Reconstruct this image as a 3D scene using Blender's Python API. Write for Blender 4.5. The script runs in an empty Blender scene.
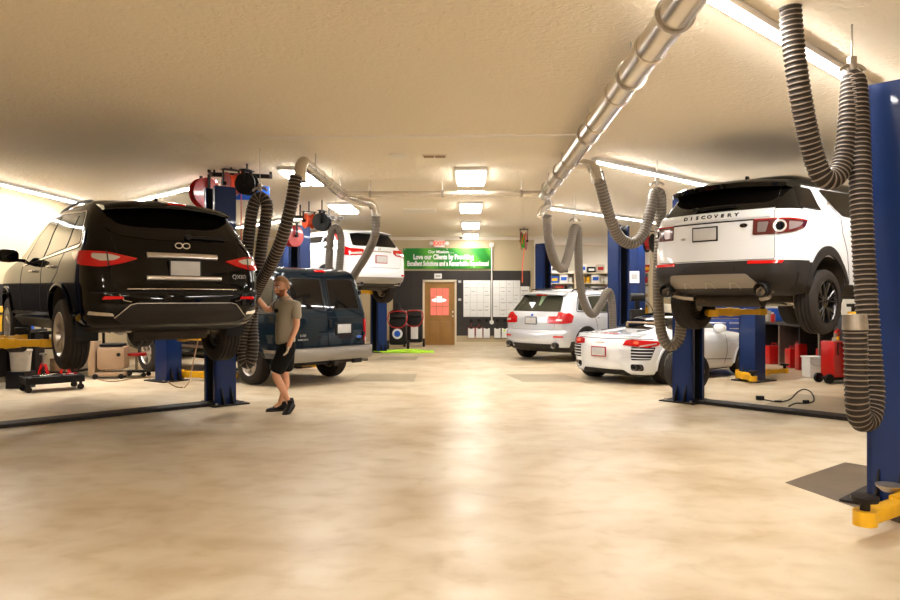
import bpy, bmesh, math, random
import numpy as np
from mathutils import Vector, Matrix
random.seed(7)
PI = math.pi
S = bpy.context.scene
COL = S.collection

# ---------------------------------------------------------------- camera
cam_d = bpy.data.cameras.new('camera')
cam_d.sensor_width = 36.0
cam_d.lens = 730 / 900 * 36.0
cam_d.shift_y = -0.0022
cam_d.clip_end = 200
cam = bpy.data.objects.new('camera', cam_d)
COL.objects.link(cam)
cam.location = (0, 0, 1.5)
cam.rotation_euler = (PI / 2, 0, 0.027)
S.camera = cam

# ---------------------------------------------------------------- world and exposure
wd = bpy.data.worlds.new('world'); S.world = wd
wd.use_nodes = True
wd.node_tree.nodes['Background'].inputs[0].default_value = (1.0, 0.93, 0.82, 1)
wd.node_tree.nodes['Background'].inputs[1].default_value = 0.25
S.view_settings.view_transform = 'Standard'
S.view_settings.look = 'None'
S.view_settings.gamma = 1.0
S.view_settings.use_curve_mapping = False
S.view_settings.exposure = 1.78
TUBE_POWER = 42.0
PANEL_POWER = 9.0
DOOR_POWER = 300.0

# ---------------------------------------------------------------- materials
def _mat(name):
    m = bpy.data.materials.new(name); m.use_nodes = True
    return m, m.node_tree, m.node_tree.nodes['Principled BSDF']
def mat(name, c, rough=0.5, metal=0.0, coat=0.0, emit=0.0, emc=None, bump=0.0, bscale=60.0, spec=0.5, var=0.0, vscale=4.0, trans=0.0, alpha=1.0):
    m, nt, b = _mat(name)
    b.inputs['Base Color'].default_value = (*c, 1)
    b.inputs['Roughness'].default_value = rough
    b.inputs['Metallic'].default_value = metal
    b.inputs['Coat Weight'].default_value = coat
    b.inputs['Coat Roughness'].default_value = 0.03
    b.inputs['Specular IOR Level'].default_value = spec
    if trans: b.inputs['Transmission Weight'].default_value = trans
    if emit:
        b.inputs['Emission Color'].default_value = (*(emc or c), 1)
        b.inputs['Emission Strength'].default_value = emit
    tc = nt.nodes.new('ShaderNodeTexCoord')
    if var:
        n = nt.nodes.new('ShaderNodeTexNoise'); n.inputs['Scale'].default_value = vscale; n.inputs['Detail'].default_value = 6
        nt.links.new(tc.outputs['Object'], n.inputs['Vector'])
        mx = nt.nodes.new('ShaderNodeMix'); mx.data_type = 'RGBA'
        mx.inputs[6].default_value = (*[max(0, q * (1 - var)) for q in c], 1)
        mx.inputs[7].default_value = (*[min(1, q * (1 + var)) for q in c], 1)
        nt.links.new(n.outputs['Fac'], mx.inputs[0]); nt.links.new(mx.outputs[2], b.inputs['Base Color'])
    if bump:
        n = nt.nodes.new('ShaderNodeTexNoise'); n.inputs['Scale'].default_value = bscale; n.inputs['Detail'].default_value = 4
        nt.links.new(tc.outputs['Object'], n.inputs['Vector'])
        bp = nt.nodes.new('ShaderNodeBump'); bp.inputs['Strength'].default_value = bump; bp.inputs['Distance'].default_value = 0.01
        nt.links.new(n.outputs['Fac'], bp.inputs['Height']); nt.links.new(bp.outputs[0], b.inputs['Normal'])
    return m

M = {}
M['black_paint'] = mat('black_paint', (0.0015, 0.0012, 0.0012), 0.10, 0, 0.55, spec=0.05)
M['white_paint'] = mat('white_paint', (0.77, 0.79, 0.82), 0.25, 0, 1.0)
M['silver_paint'] = mat('silver_paint', (0.62, 0.64, 0.68), 0.25, 0.25, 1.0)
M['teal_paint'] = mat('teal_paint', (0.0015, 0.009, 0.017), 0.22, 0.0, 0.6, spec=0.15)
M['roof_black'] = mat('roof_black', (0.004, 0.0035, 0.003), 0.12, 0, 0.5, spec=0.1)
M['glass_dark'] = mat('tinted_glass', (0.004, 0.003, 0.0025), 0.04, 0, 0.0, spec=0.38)
M['glass_mid'] = mat('light_tinted_glass', (0.035, 0.035, 0.024), 0.04, 0, 0.0, spec=0.5)
M['clad'] = mat('grey_plastic', (0.020, 0.016, 0.014), 0.55, spec=0.3, bump=0.1, bscale=300)
M['clad_black'] = mat('black_plastic', (0.006, 0.005, 0.005), 0.5, spec=0.25)
M['under'] = mat('underbody', (0.030, 0.021, 0.014), 0.65, spec=0.3, var=0.6, vscale=9, bump=0.4, bscale=20)
M['seam'] = mat('seam_gap', (0.004, 0.004, 0.004), 0.8)
M['chrome'] = mat('chrome', (0.85, 0.83, 0.80), 0.12, 1.0)
M['steel'] = mat('steel', (0.45, 0.40, 0.34), 0.38, 1.0, var=0.25, vscale=14)
M['skid'] = mat('brushed_skid', (0.27, 0.24, 0.205), 0.45, 0.4)
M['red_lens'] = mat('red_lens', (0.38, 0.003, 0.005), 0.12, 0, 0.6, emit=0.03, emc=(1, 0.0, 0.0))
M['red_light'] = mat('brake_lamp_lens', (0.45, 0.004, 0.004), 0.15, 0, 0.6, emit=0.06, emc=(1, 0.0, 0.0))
M['clear_lens'] = mat('clear_lens', (0.62, 0.58, 0.54), 0.12, 0.3, 1.0)
M['smoke_lens'] = mat('smoked_lens', (0.09, 0.008, 0.010), 0.10, 0.0, 1.0)
M['lamp_grey'] = mat('grey_lamp_lens', (0.30, 0.24, 0.24), 0.15, 0.3, 0.5)
M['amber'] = mat('amber_lens', (0.85, 0.35, 0.03), 0.2, 0, 1.0)
M['plate'] = mat('plate_white', (0.52, 0.51, 0.50), 0.45, var=0.1, vscale=12)
M['tyre'] = mat('tyre_rubber', (0.026, 0.020, 0.016), 0.75, spec=0.25, bump=0.35, bscale=90, var=0.3, vscale=8)
M['alloy'] = mat('alloy', (0.62, 0.58, 0.54), 0.28, 0.9)
M['alloy_dark'] = mat('alloy_dark', (0.06, 0.055, 0.055), 0.25, 0.9)
M['brake'] = mat('brake_disc', (0.30, 0.26, 0.22), 0.4, 0.9)
M['caliper'] = mat('caliper_red', (0.10, 0.09, 0.08), 0.5)
M['blue_steel'] = mat('blue_lift_paint', (0.006, 0.024, 0.11), 0.35, 0.0, 0.2, spec=0.3, var=0.25, vscale=3, bump=0.08, bscale=30)
M['near_blue'] = M['blue_steel']
M['inner_black'] = mat('plain_black', (0.006, 0.006, 0.009), 0.5)
M['yellow'] = mat('yellow_paint', (0.85, 0.46, 0.01), 0.4, var=0.15, vscale=9)
M['grime'] = mat('dark_iron', (0.014, 0.010, 0.008), 0.55, 0.0, spec=0.25, var=0.4, vscale=12)
M['duct'] = mat('galvanised_duct', (0.62, 0.57, 0.50), 0.26, 0.85, var=0.12, vscale=6)
M['hose'] = mat('hose_rubber', (0.024, 0.017, 0.012), 0.6, spec=0.3)
M['hose_ring'] = mat('hose_ring', (0.22, 0.17, 0.13), 0.45)
M['hose_far'] = mat('hose_grey_rubber', (0.13, 0.105, 0.08), 0.6)
M['hose_far_ring'] = mat('hose_grey_ring', (0.26, 0.22, 0.17), 0.5)
M['red'] = mat('red_enamel', (0.45, 0.006, 0.005), 0.28, 0, 0.6)
M['orange'] = mat('orange_plastic', (0.9, 0.10, 0.02), 0.4)
M['black'] = mat('black_rubber', (0.006, 0.005, 0.005), 0.5, spec=0.3)
M['white'] = mat('white_plastic', (0.78, 0.76, 0.72), 0.5)
M['offwhite'] = mat('dirty_white_plastic', (0.50, 0.44, 0.34), 0.6, var=0.35, vscale=10)
M['tan'] = mat('tan_plastic', (0.42, 0.28, 0.17), 0.5, var=0.12, vscale=5)
M['green'] = mat('green_plastic', (0.03, 0.45, 0.04), 0.4)
M['lime'] = mat('lime_hose', (0.50, 0.90, 0.03), 0.5)
M['blue'] = mat('blue_plastic', (0.01, 0.10, 0.55), 0.35)
M['toolblue'] = mat('tool_chest_blue', (0.005, 0.04, 0.28), 0.3, 0, 0.4)
M['paper'] = mat('paper', (0.82, 0.82, 0.80), 0.7)
M['ink'] = mat('ink_grey', (0.42, 0.41, 0.40), 0.7)
M['card'] = mat('cardboard', (0.30, 0.18, 0.09), 0.8)
M['wood'] = mat('door_wood', (0.33, 0.165, 0.035), 0.45, var=0.2, vscale=3)
M['cream_trim'] = mat('cream_trim', (0.68, 0.58, 0.42), 0.5)
M['white_trim'] = mat('white_trim', (0.76, 0.70, 0.60), 0.5)
M['brass'] = mat('brushed_nickel', (0.75, 0.70, 0.62), 0.3, 1.0)
M['tube'] = mat('lit_tube', (1, 1, 1), 0.5, emit=TUBE_POWER, emc=(1.0, 0.96, 0.91))
M['panel'] = mat('lit_diffuser', (1, 1, 1), 0.5, emit=PANEL_POWER, emc=(1.0, 0.97, 0.92))
M['fill_panel'] = mat('lit_fill_diffuser', (1, 1, 1), 0.5, emit=PANEL_POWER * 1.9, emc=(1.0, 0.95, 0.88))  # stronger diffuser for the added fill boxes at the entrance end
M['exitred'] = mat('exit_letters', (1, 0.05, 0.02), 0.5, emit=.7, emc=(1, 0.08, 0.04))
M['skin'] = mat('skin', (0.66, 0.33, 0.19), 0.5, var=0.08, vscale=14)
M['beard'] = mat('beard', (0.24, 0.07, 0.02), 0.8, bump=0.8, bscale=160)
M['hair'] = mat('hair', (0.27, 0.13, 0.05), 0.7, bump=0.8, bscale=140)
M['shirt'] = mat('olive_shirt', (0.33, 0.28, 0.20), 0.85, bump=0.25, bscale=25)
M['shorts'] = mat('black_shorts', (0.005, 0.0045, 0.004), 0.85, spec=0.2, bump=0.3, bscale=20)
M['glove'] = mat('pale_glove', (0.62, 0.50, 0.36), 0.7)
M['rag'] = mat('green_rag', (0.30, 0.42, 0.25), 0.8)

# ---------------------------------------------------------------- mesh builder
class B:
    def __init__(s): s.bm = bmesh.new()
    def face(s, vs, m=0):
        try:
            f = s.bm.faces.new(vs); f.material_index = m; return f
        except ValueError: return None
    def obox(s, mx, size, m=0, bev=0.0):
        b2 = bmesh.new(); bmesh.ops.create_cube(b2, size=1.0)
        for v in b2.verts: v.co = Vector((v.co.x * size[0], v.co.y * size[1], v.co.z * size[2]))
        if bev: bmesh.ops.bevel(b2, geom=b2.edges[:] , offset=bev, segments=2, affect='EDGES', profile=0.6)
        s._merge(b2, mx, m); return s
    def _merge(s, b2, mx, m):
        mp = {}
        for v in b2.verts: mp[v] = s.bm.verts.new(mx @ v.co)
        for f in b2.faces: s.face([mp[v] for v in f.verts], m if m is not None else f.material_index)
        b2.free()
    def box(s, x0, x1, y0, y1, z0, z1, m=0, bev=0.0):
        return s.obox(Matrix.Translation(((x0 + x1) / 2, (y0 + y1) / 2, (z0 + z1) / 2)), (abs(x1 - x0), abs(y1 - y0), abs(z1 - z0)), m, bev)
    def rbox(s, c, size, rz=0, rx=0, ry=0, m=0, bev=0.0):
        mx = Matrix.Translation(c) @ Matrix.Rotation(rz, 4, 'Z') @ Matrix.Rotation(ry, 4, 'Y') @ Matrix.Rotation(rx, 4, 'X')
        return s.obox(mx, size, m, bev)
    def beam(s, p0, p1, w, h, m=0, bev=0.0, up=(0, 0, 1)):
        p0 = Vector(p0); p1 = Vector(p1); d = (p1 - p0); L = d.length; d.normalize()
        u = Vector(up); y = u.cross(d)
        if y.length < 1e-4: y = Vector((0, 1, 0)).cross(d)
        y.normalize(); z = d.cross(y)
        mx = Matrix((d, y, z)).transposed().to_4x4(); mx.translation = (p0 + p1) / 2
        return s.obox(mx, (L, w, h), m, bev)
    def ring(s, c, n, r, seg, up=None):
        n = Vector(n).normalized()
        a = Vector(up) if up is not None else (Vector((0, 0, 1)) if abs(n.z) < .9 else Vector((1, 0, 0)))
        x = n.cross(a).normalized(); y = n.cross(x)
        c = Vector(c)
        return [s.bm.verts.new(c + x * math.cos(2 * PI * k / seg) * r + y * math.sin(2 * PI * k / seg) * r) for k in range(seg)]
    def bridge(s, r0, r1, m=0):
        n = len(r0)
        for k in range(n): s.face([r0[k], r0[(k + 1) % n], r1[(k + 1) % n], r1[k]], m)
    def cyl(s, p0, p1, r0, r1=None, seg=20, m=0, cap=True):
        r1 = r0 if r1 is None else r1
        d = Vector(p1) - Vector(p0)
        a = s.ring(p0, d, r0, seg); b = s.ring(p1, d, r1, seg); s.bridge(a, b, m)
        if cap: s.face(a[::-1], m); s.face(b, m)
        return s
    def lathe(s, p0, ax, prof, seg=32, m=0, closed=False, mats=None):
        """prof: list of (distance along axis, radius)"""
        p0 = Vector(p0); ax = Vector(ax).normalized(); rs = []
        for (h, r) in prof: rs.append(s.ring(p0 + ax * h, ax, max(r, 1e-4), seg))
        for i in range(len(rs) - 1): s.bridge(rs[i], rs[i + 1], mats[i] if mats else m)
        if closed: s.bridge(rs[-1], rs[0], m)
        return s
    def tube(s, path, r, seg=12, m=0, cap=True, rf=None, mf=None):
        P = [Vector(p) for p in path]; n = len(P)
        T = [(P[min(i + 1, n - 1)] - P[max(i - 1, 0)]).normalized() for i in range(n)]
        a = Vector((0, 0, 1)) if abs(T[0].z) < .9 else Vector((1, 0, 0))
        x = T[0].cross(a).normalized(); prev = None; first = None
        for i in range(n):
            x = (x - T[i] * x.dot(T[i])).normalized(); y = T[i].cross(x)
            rr = rf(i) if rf else r
            ring = [s.bm.verts.new(P[i] + x * math.cos(2 * PI * k / seg) * rr + y * math.sin(2 * PI * k / seg) * rr) for k in range(seg)]
            if prev: s.bridge(prev, ring, mf(i) if mf else m)
            else: first = ring
            prev = ring
        if cap: s.face(first[::-1], m); s.face(prev, m)
        return s
    def poly(s, pts, nrm, th, m=0):
        """flat polygon given by 3D points, thickened along nrm"""
        n = Vector(nrm).normalized() * th
        a = [s.bm.verts.new(Vector(p)) for p in pts]; b = [s.bm.verts.new(Vector(p) + n) for p in pts]
        s.face(a[::-1], m); s.face(b, m); s.bridge(a, b, m); return s
    def build(s, name, mats, parent=None, smooth=40, loc=None):
        bmesh.ops.recalc_face_normals(s.bm, faces=s.bm.faces[:])
        me = bpy.data.meshes.new(name)
        if smooth:
            for f in s.bm.faces: f.smooth = True
            for e in s.bm.edges:
                if len(e.link_faces) == 2:
                    if e.calc_face_angle(0) > math.radians(smooth): e.smooth = False
        s.bm.to_mesh(me); s.bm.free()
        for q in (mats if isinstance(mats, (list, tuple)) else [mats]): me.materials.append(M[q] if isinstance(q, str) else q)
        o = bpy.data.objects.new(name, me); COL.objects.link(o)
        if parent: o.parent = parent
        if loc: o.location = loc
        return o

def tag(o, label=None, cat=None, group=None, kind=None):
    if label: o['label'] = label
    if cat: o['category'] = cat
    if group: o['group'] = group
    if kind: o['kind'] = kind
    return o
def thing(name, label, cat, loc=(0, 0, 0), rz=0, group=None):
    o = bpy.data.objects.new(name, None); COL.objects.link(o); o.empty_display_size = .1
    o.location = loc; o.rotation_euler = (0, 0, rz)
    return tag(o, label, cat, group)
def struct(name, b, mats, smooth=0):
    o = b.build(name, mats, None, smooth); o['kind'] = 'structure'; return o
def copy_tree(o, parent=None):
    c = o.copy(); COL.objects.link(c)
    if parent: c.parent = parent
    for ch in list(o.children): copy_tree(ch, c)
    return c
def text_obj(name, body, size, mx, m, parent, ext=0.003, bold=0.0, sx=1.0, align='CENTER', spacing=1.0):
    cu = bpy.data.curves.new(name, 'FONT'); cu.body = body; cu.size = size; cu.extrude = ext; cu.offset = bold
    cu.align_x = align; cu.align_y = 'CENTER'; cu.space_character = spacing; cu.resolution_u = 3
    t = bpy.data.objects.new(name, cu); COL.objects.link(t)
    bpy.context.view_layer.update()
    me = bpy.data.meshes.new_from_object(t.evaluated_get(bpy.context.evaluated_depsgraph_get()))
    bpy.data.objects.remove(t); bpy.data.curves.remove(cu)
    me.transform(mx @ Matrix.Diagonal((sx, 1, 1, 1)))
    me.materials.clear(); me.materials.append(M[m])
    o = bpy.data.objects.new(name, me); COL.objects.link(o)
    if parent: o.parent = parent
    return o
def frame(origin, xdir, ydir):
    x = Vector(xdir).normalized(); y = Vector(ydir); z = x.cross(y).normalized(); y = z.cross(x)
    mx = Matrix((x, y, z)).transposed().to_4x4(); mx.translation = Vector(origin); return mx
def catmull(pts, step=0.035):
    P = [Vector(p) for p in pts]; P = [P[0] * 2 - P[1]] + P + [P[-1] * 2 - P[-2]]; out = []
    for i in range(1, len(P) - 2):
        n = max(3, int((P[i + 1] - P[i]).length / 0.02))
        for k in range(n):
            t = k / n; a, b, c, d = P[i - 1], P[i], P[i + 1], P[i + 2]
            out.append(0.5 * ((2 * b) + (c - a) * t + (2 * a - 5 * b + 4 * c - d) * t * t + (3 * b - a - 3 * c + d) * t ** 3))
    out.append(P[-2]); cs = [0.0]
    for i in range(1, len(out)): cs.append(cs[-1] + (out[i] - out[i - 1]).length)
    n = max(2, int(cs[-1] / step)); res = []; j = 0
    for k in range(n + 1):
        t = cs[-1] * k / n
        while j < len(out) - 2 and cs[j + 1] < t: j += 1
        q = (t - cs[j]) / max(cs[j + 1] - cs[j], 1e-9); res.append(out[j].lerp(out[j + 1], min(max(q, 0), 1)))
    return res
def px(u, v, depth):
    """world point seen along pixel (u,v) of a 900x600 plan sketch at a distance; only used to lay the hall out"""
    r = (u - 450) / 730 * depth; z = 1.5 - (v - 298) / 730 * depth; c, s_ = math.cos(.027), math.sin(.027)
    return Vector((r * c - depth * s_, r * s_ + depth * c, z))
# ---------------------------------------------------------------- hall shell
H = 3.45; XL, XR, YB, YA, YF = -8.35, 7.65, 23.3, 27.5, -8.0
def nodes_floor():
    m, nt, b = _mat('polished_concrete')
    N = nt.nodes.new; Lk = nt.links.new
    tc = N('ShaderNodeTexCoord')
    def noise(sc, det, sx=1, sy=1, dist=0.0):
        mp = N('ShaderNodeMapping'); mp.inputs['Scale'].default_value = (sx, sy, 1); Lk(tc.outputs['Object'], mp.inputs[0])
        n = N('ShaderNodeTexNoise'); n.inputs['Scale'].default_value = sc; n.inputs['Detail'].default_value = det; n.inputs['Distortion'].default_value = dist
        Lk(mp.outputs[0], n.inputs['Vector']); return n
    def ramp(src, stops):
        r = N('ShaderNodeValToRGB'); e = r.color_ramp.elements
        e[0].position, e[0].color = stops[0][0], (*stops[0][1], 1); e[1].position, e[1].color = stops[-1][0], (*stops[-1][1], 1)
        for p, c in stops[1:-1]: q = e.new(p); q.color = (*c, 1)
        Lk(src, r.inputs[0]); return r
    n1 = noise(.8, 8, 1, 1.3, .3); r1 = ramp(n1.outputs['Fac'], [(.30, (.52, .405, .26)), (.50, (.63, .53, .385)), (.72, (.69, .61, .475))])
    n2 = noise(3.5, 10, 1, 1.2, .4); r2 = ramp(n2.outputs['Fac'], [(.30, (.78, .70, .56)), (.50, (.93, .90, .85)), (.72, (1, 1, 1))])
    mx = N('ShaderNodeMix'); mx.data_type = 'RGBA'; mx.blend_type = 'MULTIPLY'; mx.inputs[0].default_value = .8
    Lk(r1.outputs[0], mx.inputs[6]); Lk(r2.outputs[0], mx.inputs[7])
    n3 = noise(40, 3); r3 = ramp(n3.outputs['Fac'], [(.0, (.35, .25, .18)), (.24, (.6, .5, .4)), (.30, (1, 1, 1))])
    m2 = N('ShaderNodeMix'); m2.data_type = 'RGBA'; m2.blend_type = 'MULTIPLY'; m2.inputs[0].default_value = .5
    Lk(mx.outputs[2], m2.inputs[6]); Lk(r3.outputs[0], m2.inputs[7]); Lk(m2.outputs[2], b.inputs['Base Color'])
    n4 = noise(1.6, 3, 1, 1, .1); rr = ramp(n4.outputs['Fac'], [(.3, (.29,) * 3), (.7, (.44,) * 3)]); Lk(rr.outputs[0], b.inputs['Roughness'])
    bp = N('ShaderNodeBump'); bp.inputs['Strength'].default_value = .25; bp.inputs['Distance'].default_value = .01; n5 = noise(6, 3); Lk(n5.outputs['Fac'], bp.inputs['Height']); Lk(bp.outputs[0], b.inputs['Normal'])
    b.inputs['Specular IOR Level'].default_value = .26
    return m
def nodes_ceiling():
    m, nt, b = _mat('knockdown_ceiling'); N = nt.nodes.new; Lk = nt.links.new
    tc = N('ShaderNodeTexCoord'); n = N('ShaderNodeTexNoise'); n.inputs['Scale'].default_value = 11; n.inputs['Detail'].default_value = 6; n.inputs['Distortion'].default_value = 1.5
    Lk(tc.outputs['Object'], n.inputs['Vector']); bp = N('ShaderNodeBump'); bp.inputs['Strength'].default_value = .9; bp.inputs['Distance'].default_value = .02
    Lk(n.outputs['Fac'], bp.inputs['Height']); Lk(bp.outputs[0], b.inputs['Normal'])
    b.inputs['Base Color'].default_value = (.80, .71, .56, 1); b.inputs['Roughness'].default_value = .8; return m
def nodes_block(name, c1, c2, mortar, bw, bh):
    m, nt, b = _mat(name); N = nt.nodes.new; Lk = nt.links.new
    tc = N('ShaderNodeTexCoord'); mp = N('ShaderNodeMapping'); mp.inputs['Rotation'].default_value = (-PI / 2, 0, 0); Lk(tc.outputs['Object'], mp.inputs[0])
    t = N('ShaderNodeTexBrick'); t.inputs['Color1'].default_value = (*c1, 1); t.inputs['Color2'].default_value = (*c2, 1); t.inputs['Mortar'].default_value = (*mortar, 1)
    t.inputs['Scale'].default_value = 1; t.inputs['Brick Width'].default_value = bw; t.inputs['Row Height'].default_value = bh; t.inputs['Mortar Size'].default_value = .008; t.offset = 0
    Lk(mp.outputs[0], t.inputs['Vector']); Lk(t.outputs['Color'], b.inputs['Base Color']); b.inputs['Roughness'].default_value = .55; return m
M['floor'] = nodes_floor(); M['ceiling'] = nodes_ceiling()
M['wall'] = mat('wall_paint', (.52, .42, .26), .7, bump=.15, bscale=30)
M['wall_white'] = mat('wall_paint_white', (.72, .66, .56), .7)
M['panel_dark'] = nodes_block('dark_wall_panel', (.020, .015, .012), (.032, .024, .019), (.012, .010, .008), .62, .62)
b = B(); b.box(XL - .2, XR + .2, YF, YA + .2, -.2, 0); struct('floor', b, 'floor')
b = B(); b.box(XL - .2, XR + .2, YF, YA + .2, H, H + .2); struct('ceiling', b, 'ceiling')
b = B(); b.box(XL - .2, XL, YF, YB, 0, H); struct('wall_left', b, 'wall')
b = B(); b.box(XR, XR + .2, YF, YA, 0, H); struct('wall_right', b, 'wall_white')
b = B(); b.box(XL - .2, XR + .2, YF - .2, YF, 0, H); struct('wall_front', b, 'wall')
b = B(); b.box(XL, -1.44, YB, YB + .15, 0, H); b.box(-.48, 2.05, YB, YB + .15, 0, H); b.box(-1.44, -.48, YB, YB + .15, 2.02, H); struct('wall_back', b, 'wall')
b = B(); b.box(2.05, XR, YA, YA + .15, 0, H); b.box(1.93, 2.05, YB, YA + .15, 0, H); struct('wall_alcove', b, 'wall_white')
b = B(); b.box(-2.45, -1.50, YB - .025, YB, .95, 2.37); b.box(-1.50, -.42, YB - .025, YB, 2.06, 2.37); b.box(-.42, 1.62, YB - .025, YB, .30, 2.37); b.box(1.62, 1.93, YB - .025, YB, 1.85, 2.37)
struct('trim_1', b, 'panel_dark')
b = B(); b.box(XL, XR, YB - .06, YB, H - .10, H); struct('trim_2', b, 'white_trim')
b = B(); b.box(2.05, XR, 23.3, 23.5, H - .25, H); struct('trim_3', b, 'white_trim')
b = B(); b.box(-.42, 1.93, YB - .02, YB, 0, .10); b.box(XL, -1.50, YB - .02, YB, 0, .10); struct('baseboard_back', b, 'cream_trim')
b = B(); b.box(-2.5, 1.26, 8.70, 8.78, H - .02, H); struct('trim_4', b, 'white_trim')
# concrete pads let into the floor under the lifts
M['pad'] = mat('bare_concrete_pad', (.12, .085, .05), .5, var=.35, vscale=3, bump=.3, bscale=14)
M['pad_light'] = mat('worn_concrete_pad', (.36, .29, .18), .4, var=.2, vscale=3)
def pad(n, pts, m):
    b = B(); b.poly([(x, y, -.005) for x, y in pts], (0, 0, 1), .008); struct('floor_%d' % n, b, m)
pad(1, [(2.56, 6.0), (3.42, 6.75), (4.7, 5.4), (3.55, 3.9), (3.1, 4.1)], 'pad')
pad(2, [(-2.22, 13.1), (-2.16, 14.4), (-1.04, 14.4), (-1.0, 13.1)], 'pad_light')
pad(3, [(.95, 13.1), (.70, 14.4), (1.85, 14.4), (2.1, 13.1)], 'pad_light')
pad(4, [(-2.3, 17.6), (-2.25, 18.6), (-1.3, 18.6), (-1.3, 17.6)], 'pad_light')
pad(5, [(4.0, 10.2), (5.1, 11.6), (6.4, 10.4), (5.2, 9.0)], 'pad_light')
# ---------------------------------------------------------------- ceiling lights
def strip_light(x0, y0, x1, y1, label):
    a = math.atan2(y1 - y0, x1 - x0); Ln = math.hypot(x1 - x0, y1 - y0); c = ((x0 + x1) / 2, (y0 + y1) / 2)
    t = thing('tube_light', label, 'ceiling light', (c[0], c[1], H - .004), a, 'strip lights')
    b = B(); b.box(-Ln / 2, Ln / 2, -.055, .055, -.055, 0, bev=.006); b.build('housing', 'white', t)
    b = B(); b.box(-Ln / 2 + .03, Ln / 2 - .03, -.035, .035, -.07, -.05, bev=.006); b.build('lamp_tube', 'tube', t)
    for q in (-1, 1): b = B(); b.box(q * Ln / 2 - .015, q * Ln / 2 + .015, -.04, .04, -.09, -.04, bev=.004); b.build('end_cap', 'white', t)
strip_light(1.2, 4.32, 5.2, 8.32, 'strip light above the nearest right bay, cut off by the frame top')
strip_light(1.72, 10.15, 5.4, 13.83, 'strip light running behind the raised white SUV roof')
strip_light(1.68, 15.45, 5.4, 19.2, 'farthest right strip light, starting by the cross pipe')
strip_light(-4.05, 11.70, -6.9, 14.5, 'strip light rising from the black SUV roof to the near reels')
strip_light(-3.5, 16.7, -6.4, 19.6, 'strip light behind the near hanging hoses on the left')
strip_light(-7.82, 9.6, -7.82, 14.7, 'strip light along the top of the left wall')
def box_light(x, y, label, w=.42, l=1.22, pm='panel'):
    t = thing('box_light', label, 'ceiling light', (x, y, H - .004), 0, 'wraparound ceiling boxes')
    b = B(); b.box(-w / 2 - .03, w / 2 + .03, -l / 2 - .03, l / 2 + .03, -.05, 0, bev=.008); b.build('housing', 'white', t)
    b = B(); b.box(-w / 2, -.015, -l / 2, l / 2, -.09, -.045, bev=.01); b.build('diffuser', pm, t)
    b = B(); b.box(.015, w / 2, -l / 2, l / 2, -.09, -.045, bev=.01); b.build('diffuser', pm, t)
box_light(.02, 11.5, 'largest twin-panel ceiling box, nearest over the aisle')
box_light(.02, 15.4, 'second twin-panel box down the aisle, at the cross pipe')
box_light(.03, 19.1, 'third twin-panel box down the aisle')
box_light(.04, 22.4, 'smallest twin-panel box, just before the exit wall')
box_light(3.3, 24.9, 'ceiling box over the left end of the parts shelves')
box_light(-2.62, 11.4, 'ceiling box left of the aisle beside the near pipe elbow')
box_light(-2.66, 15.4, 'ceiling box left of the aisle beyond the cross pipe end')
box_light(5.2, 25.6, 'ceiling box over the right end of the parts shelves')
# unseen boxes added over the entrance end to brighten the near half
for x, y, q in ((-2.6, -3, 'left, farthest back'), (2.6, -3, 'right, farthest back'), (0, -.4, 'middle'), (-3.4, 1.0, 'left front'), (3.4, 1.0, 'right front')):
    box_light(x, y, 'added unseen fill box by the entrance end, ' + q, pm='fill_panel')
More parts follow.
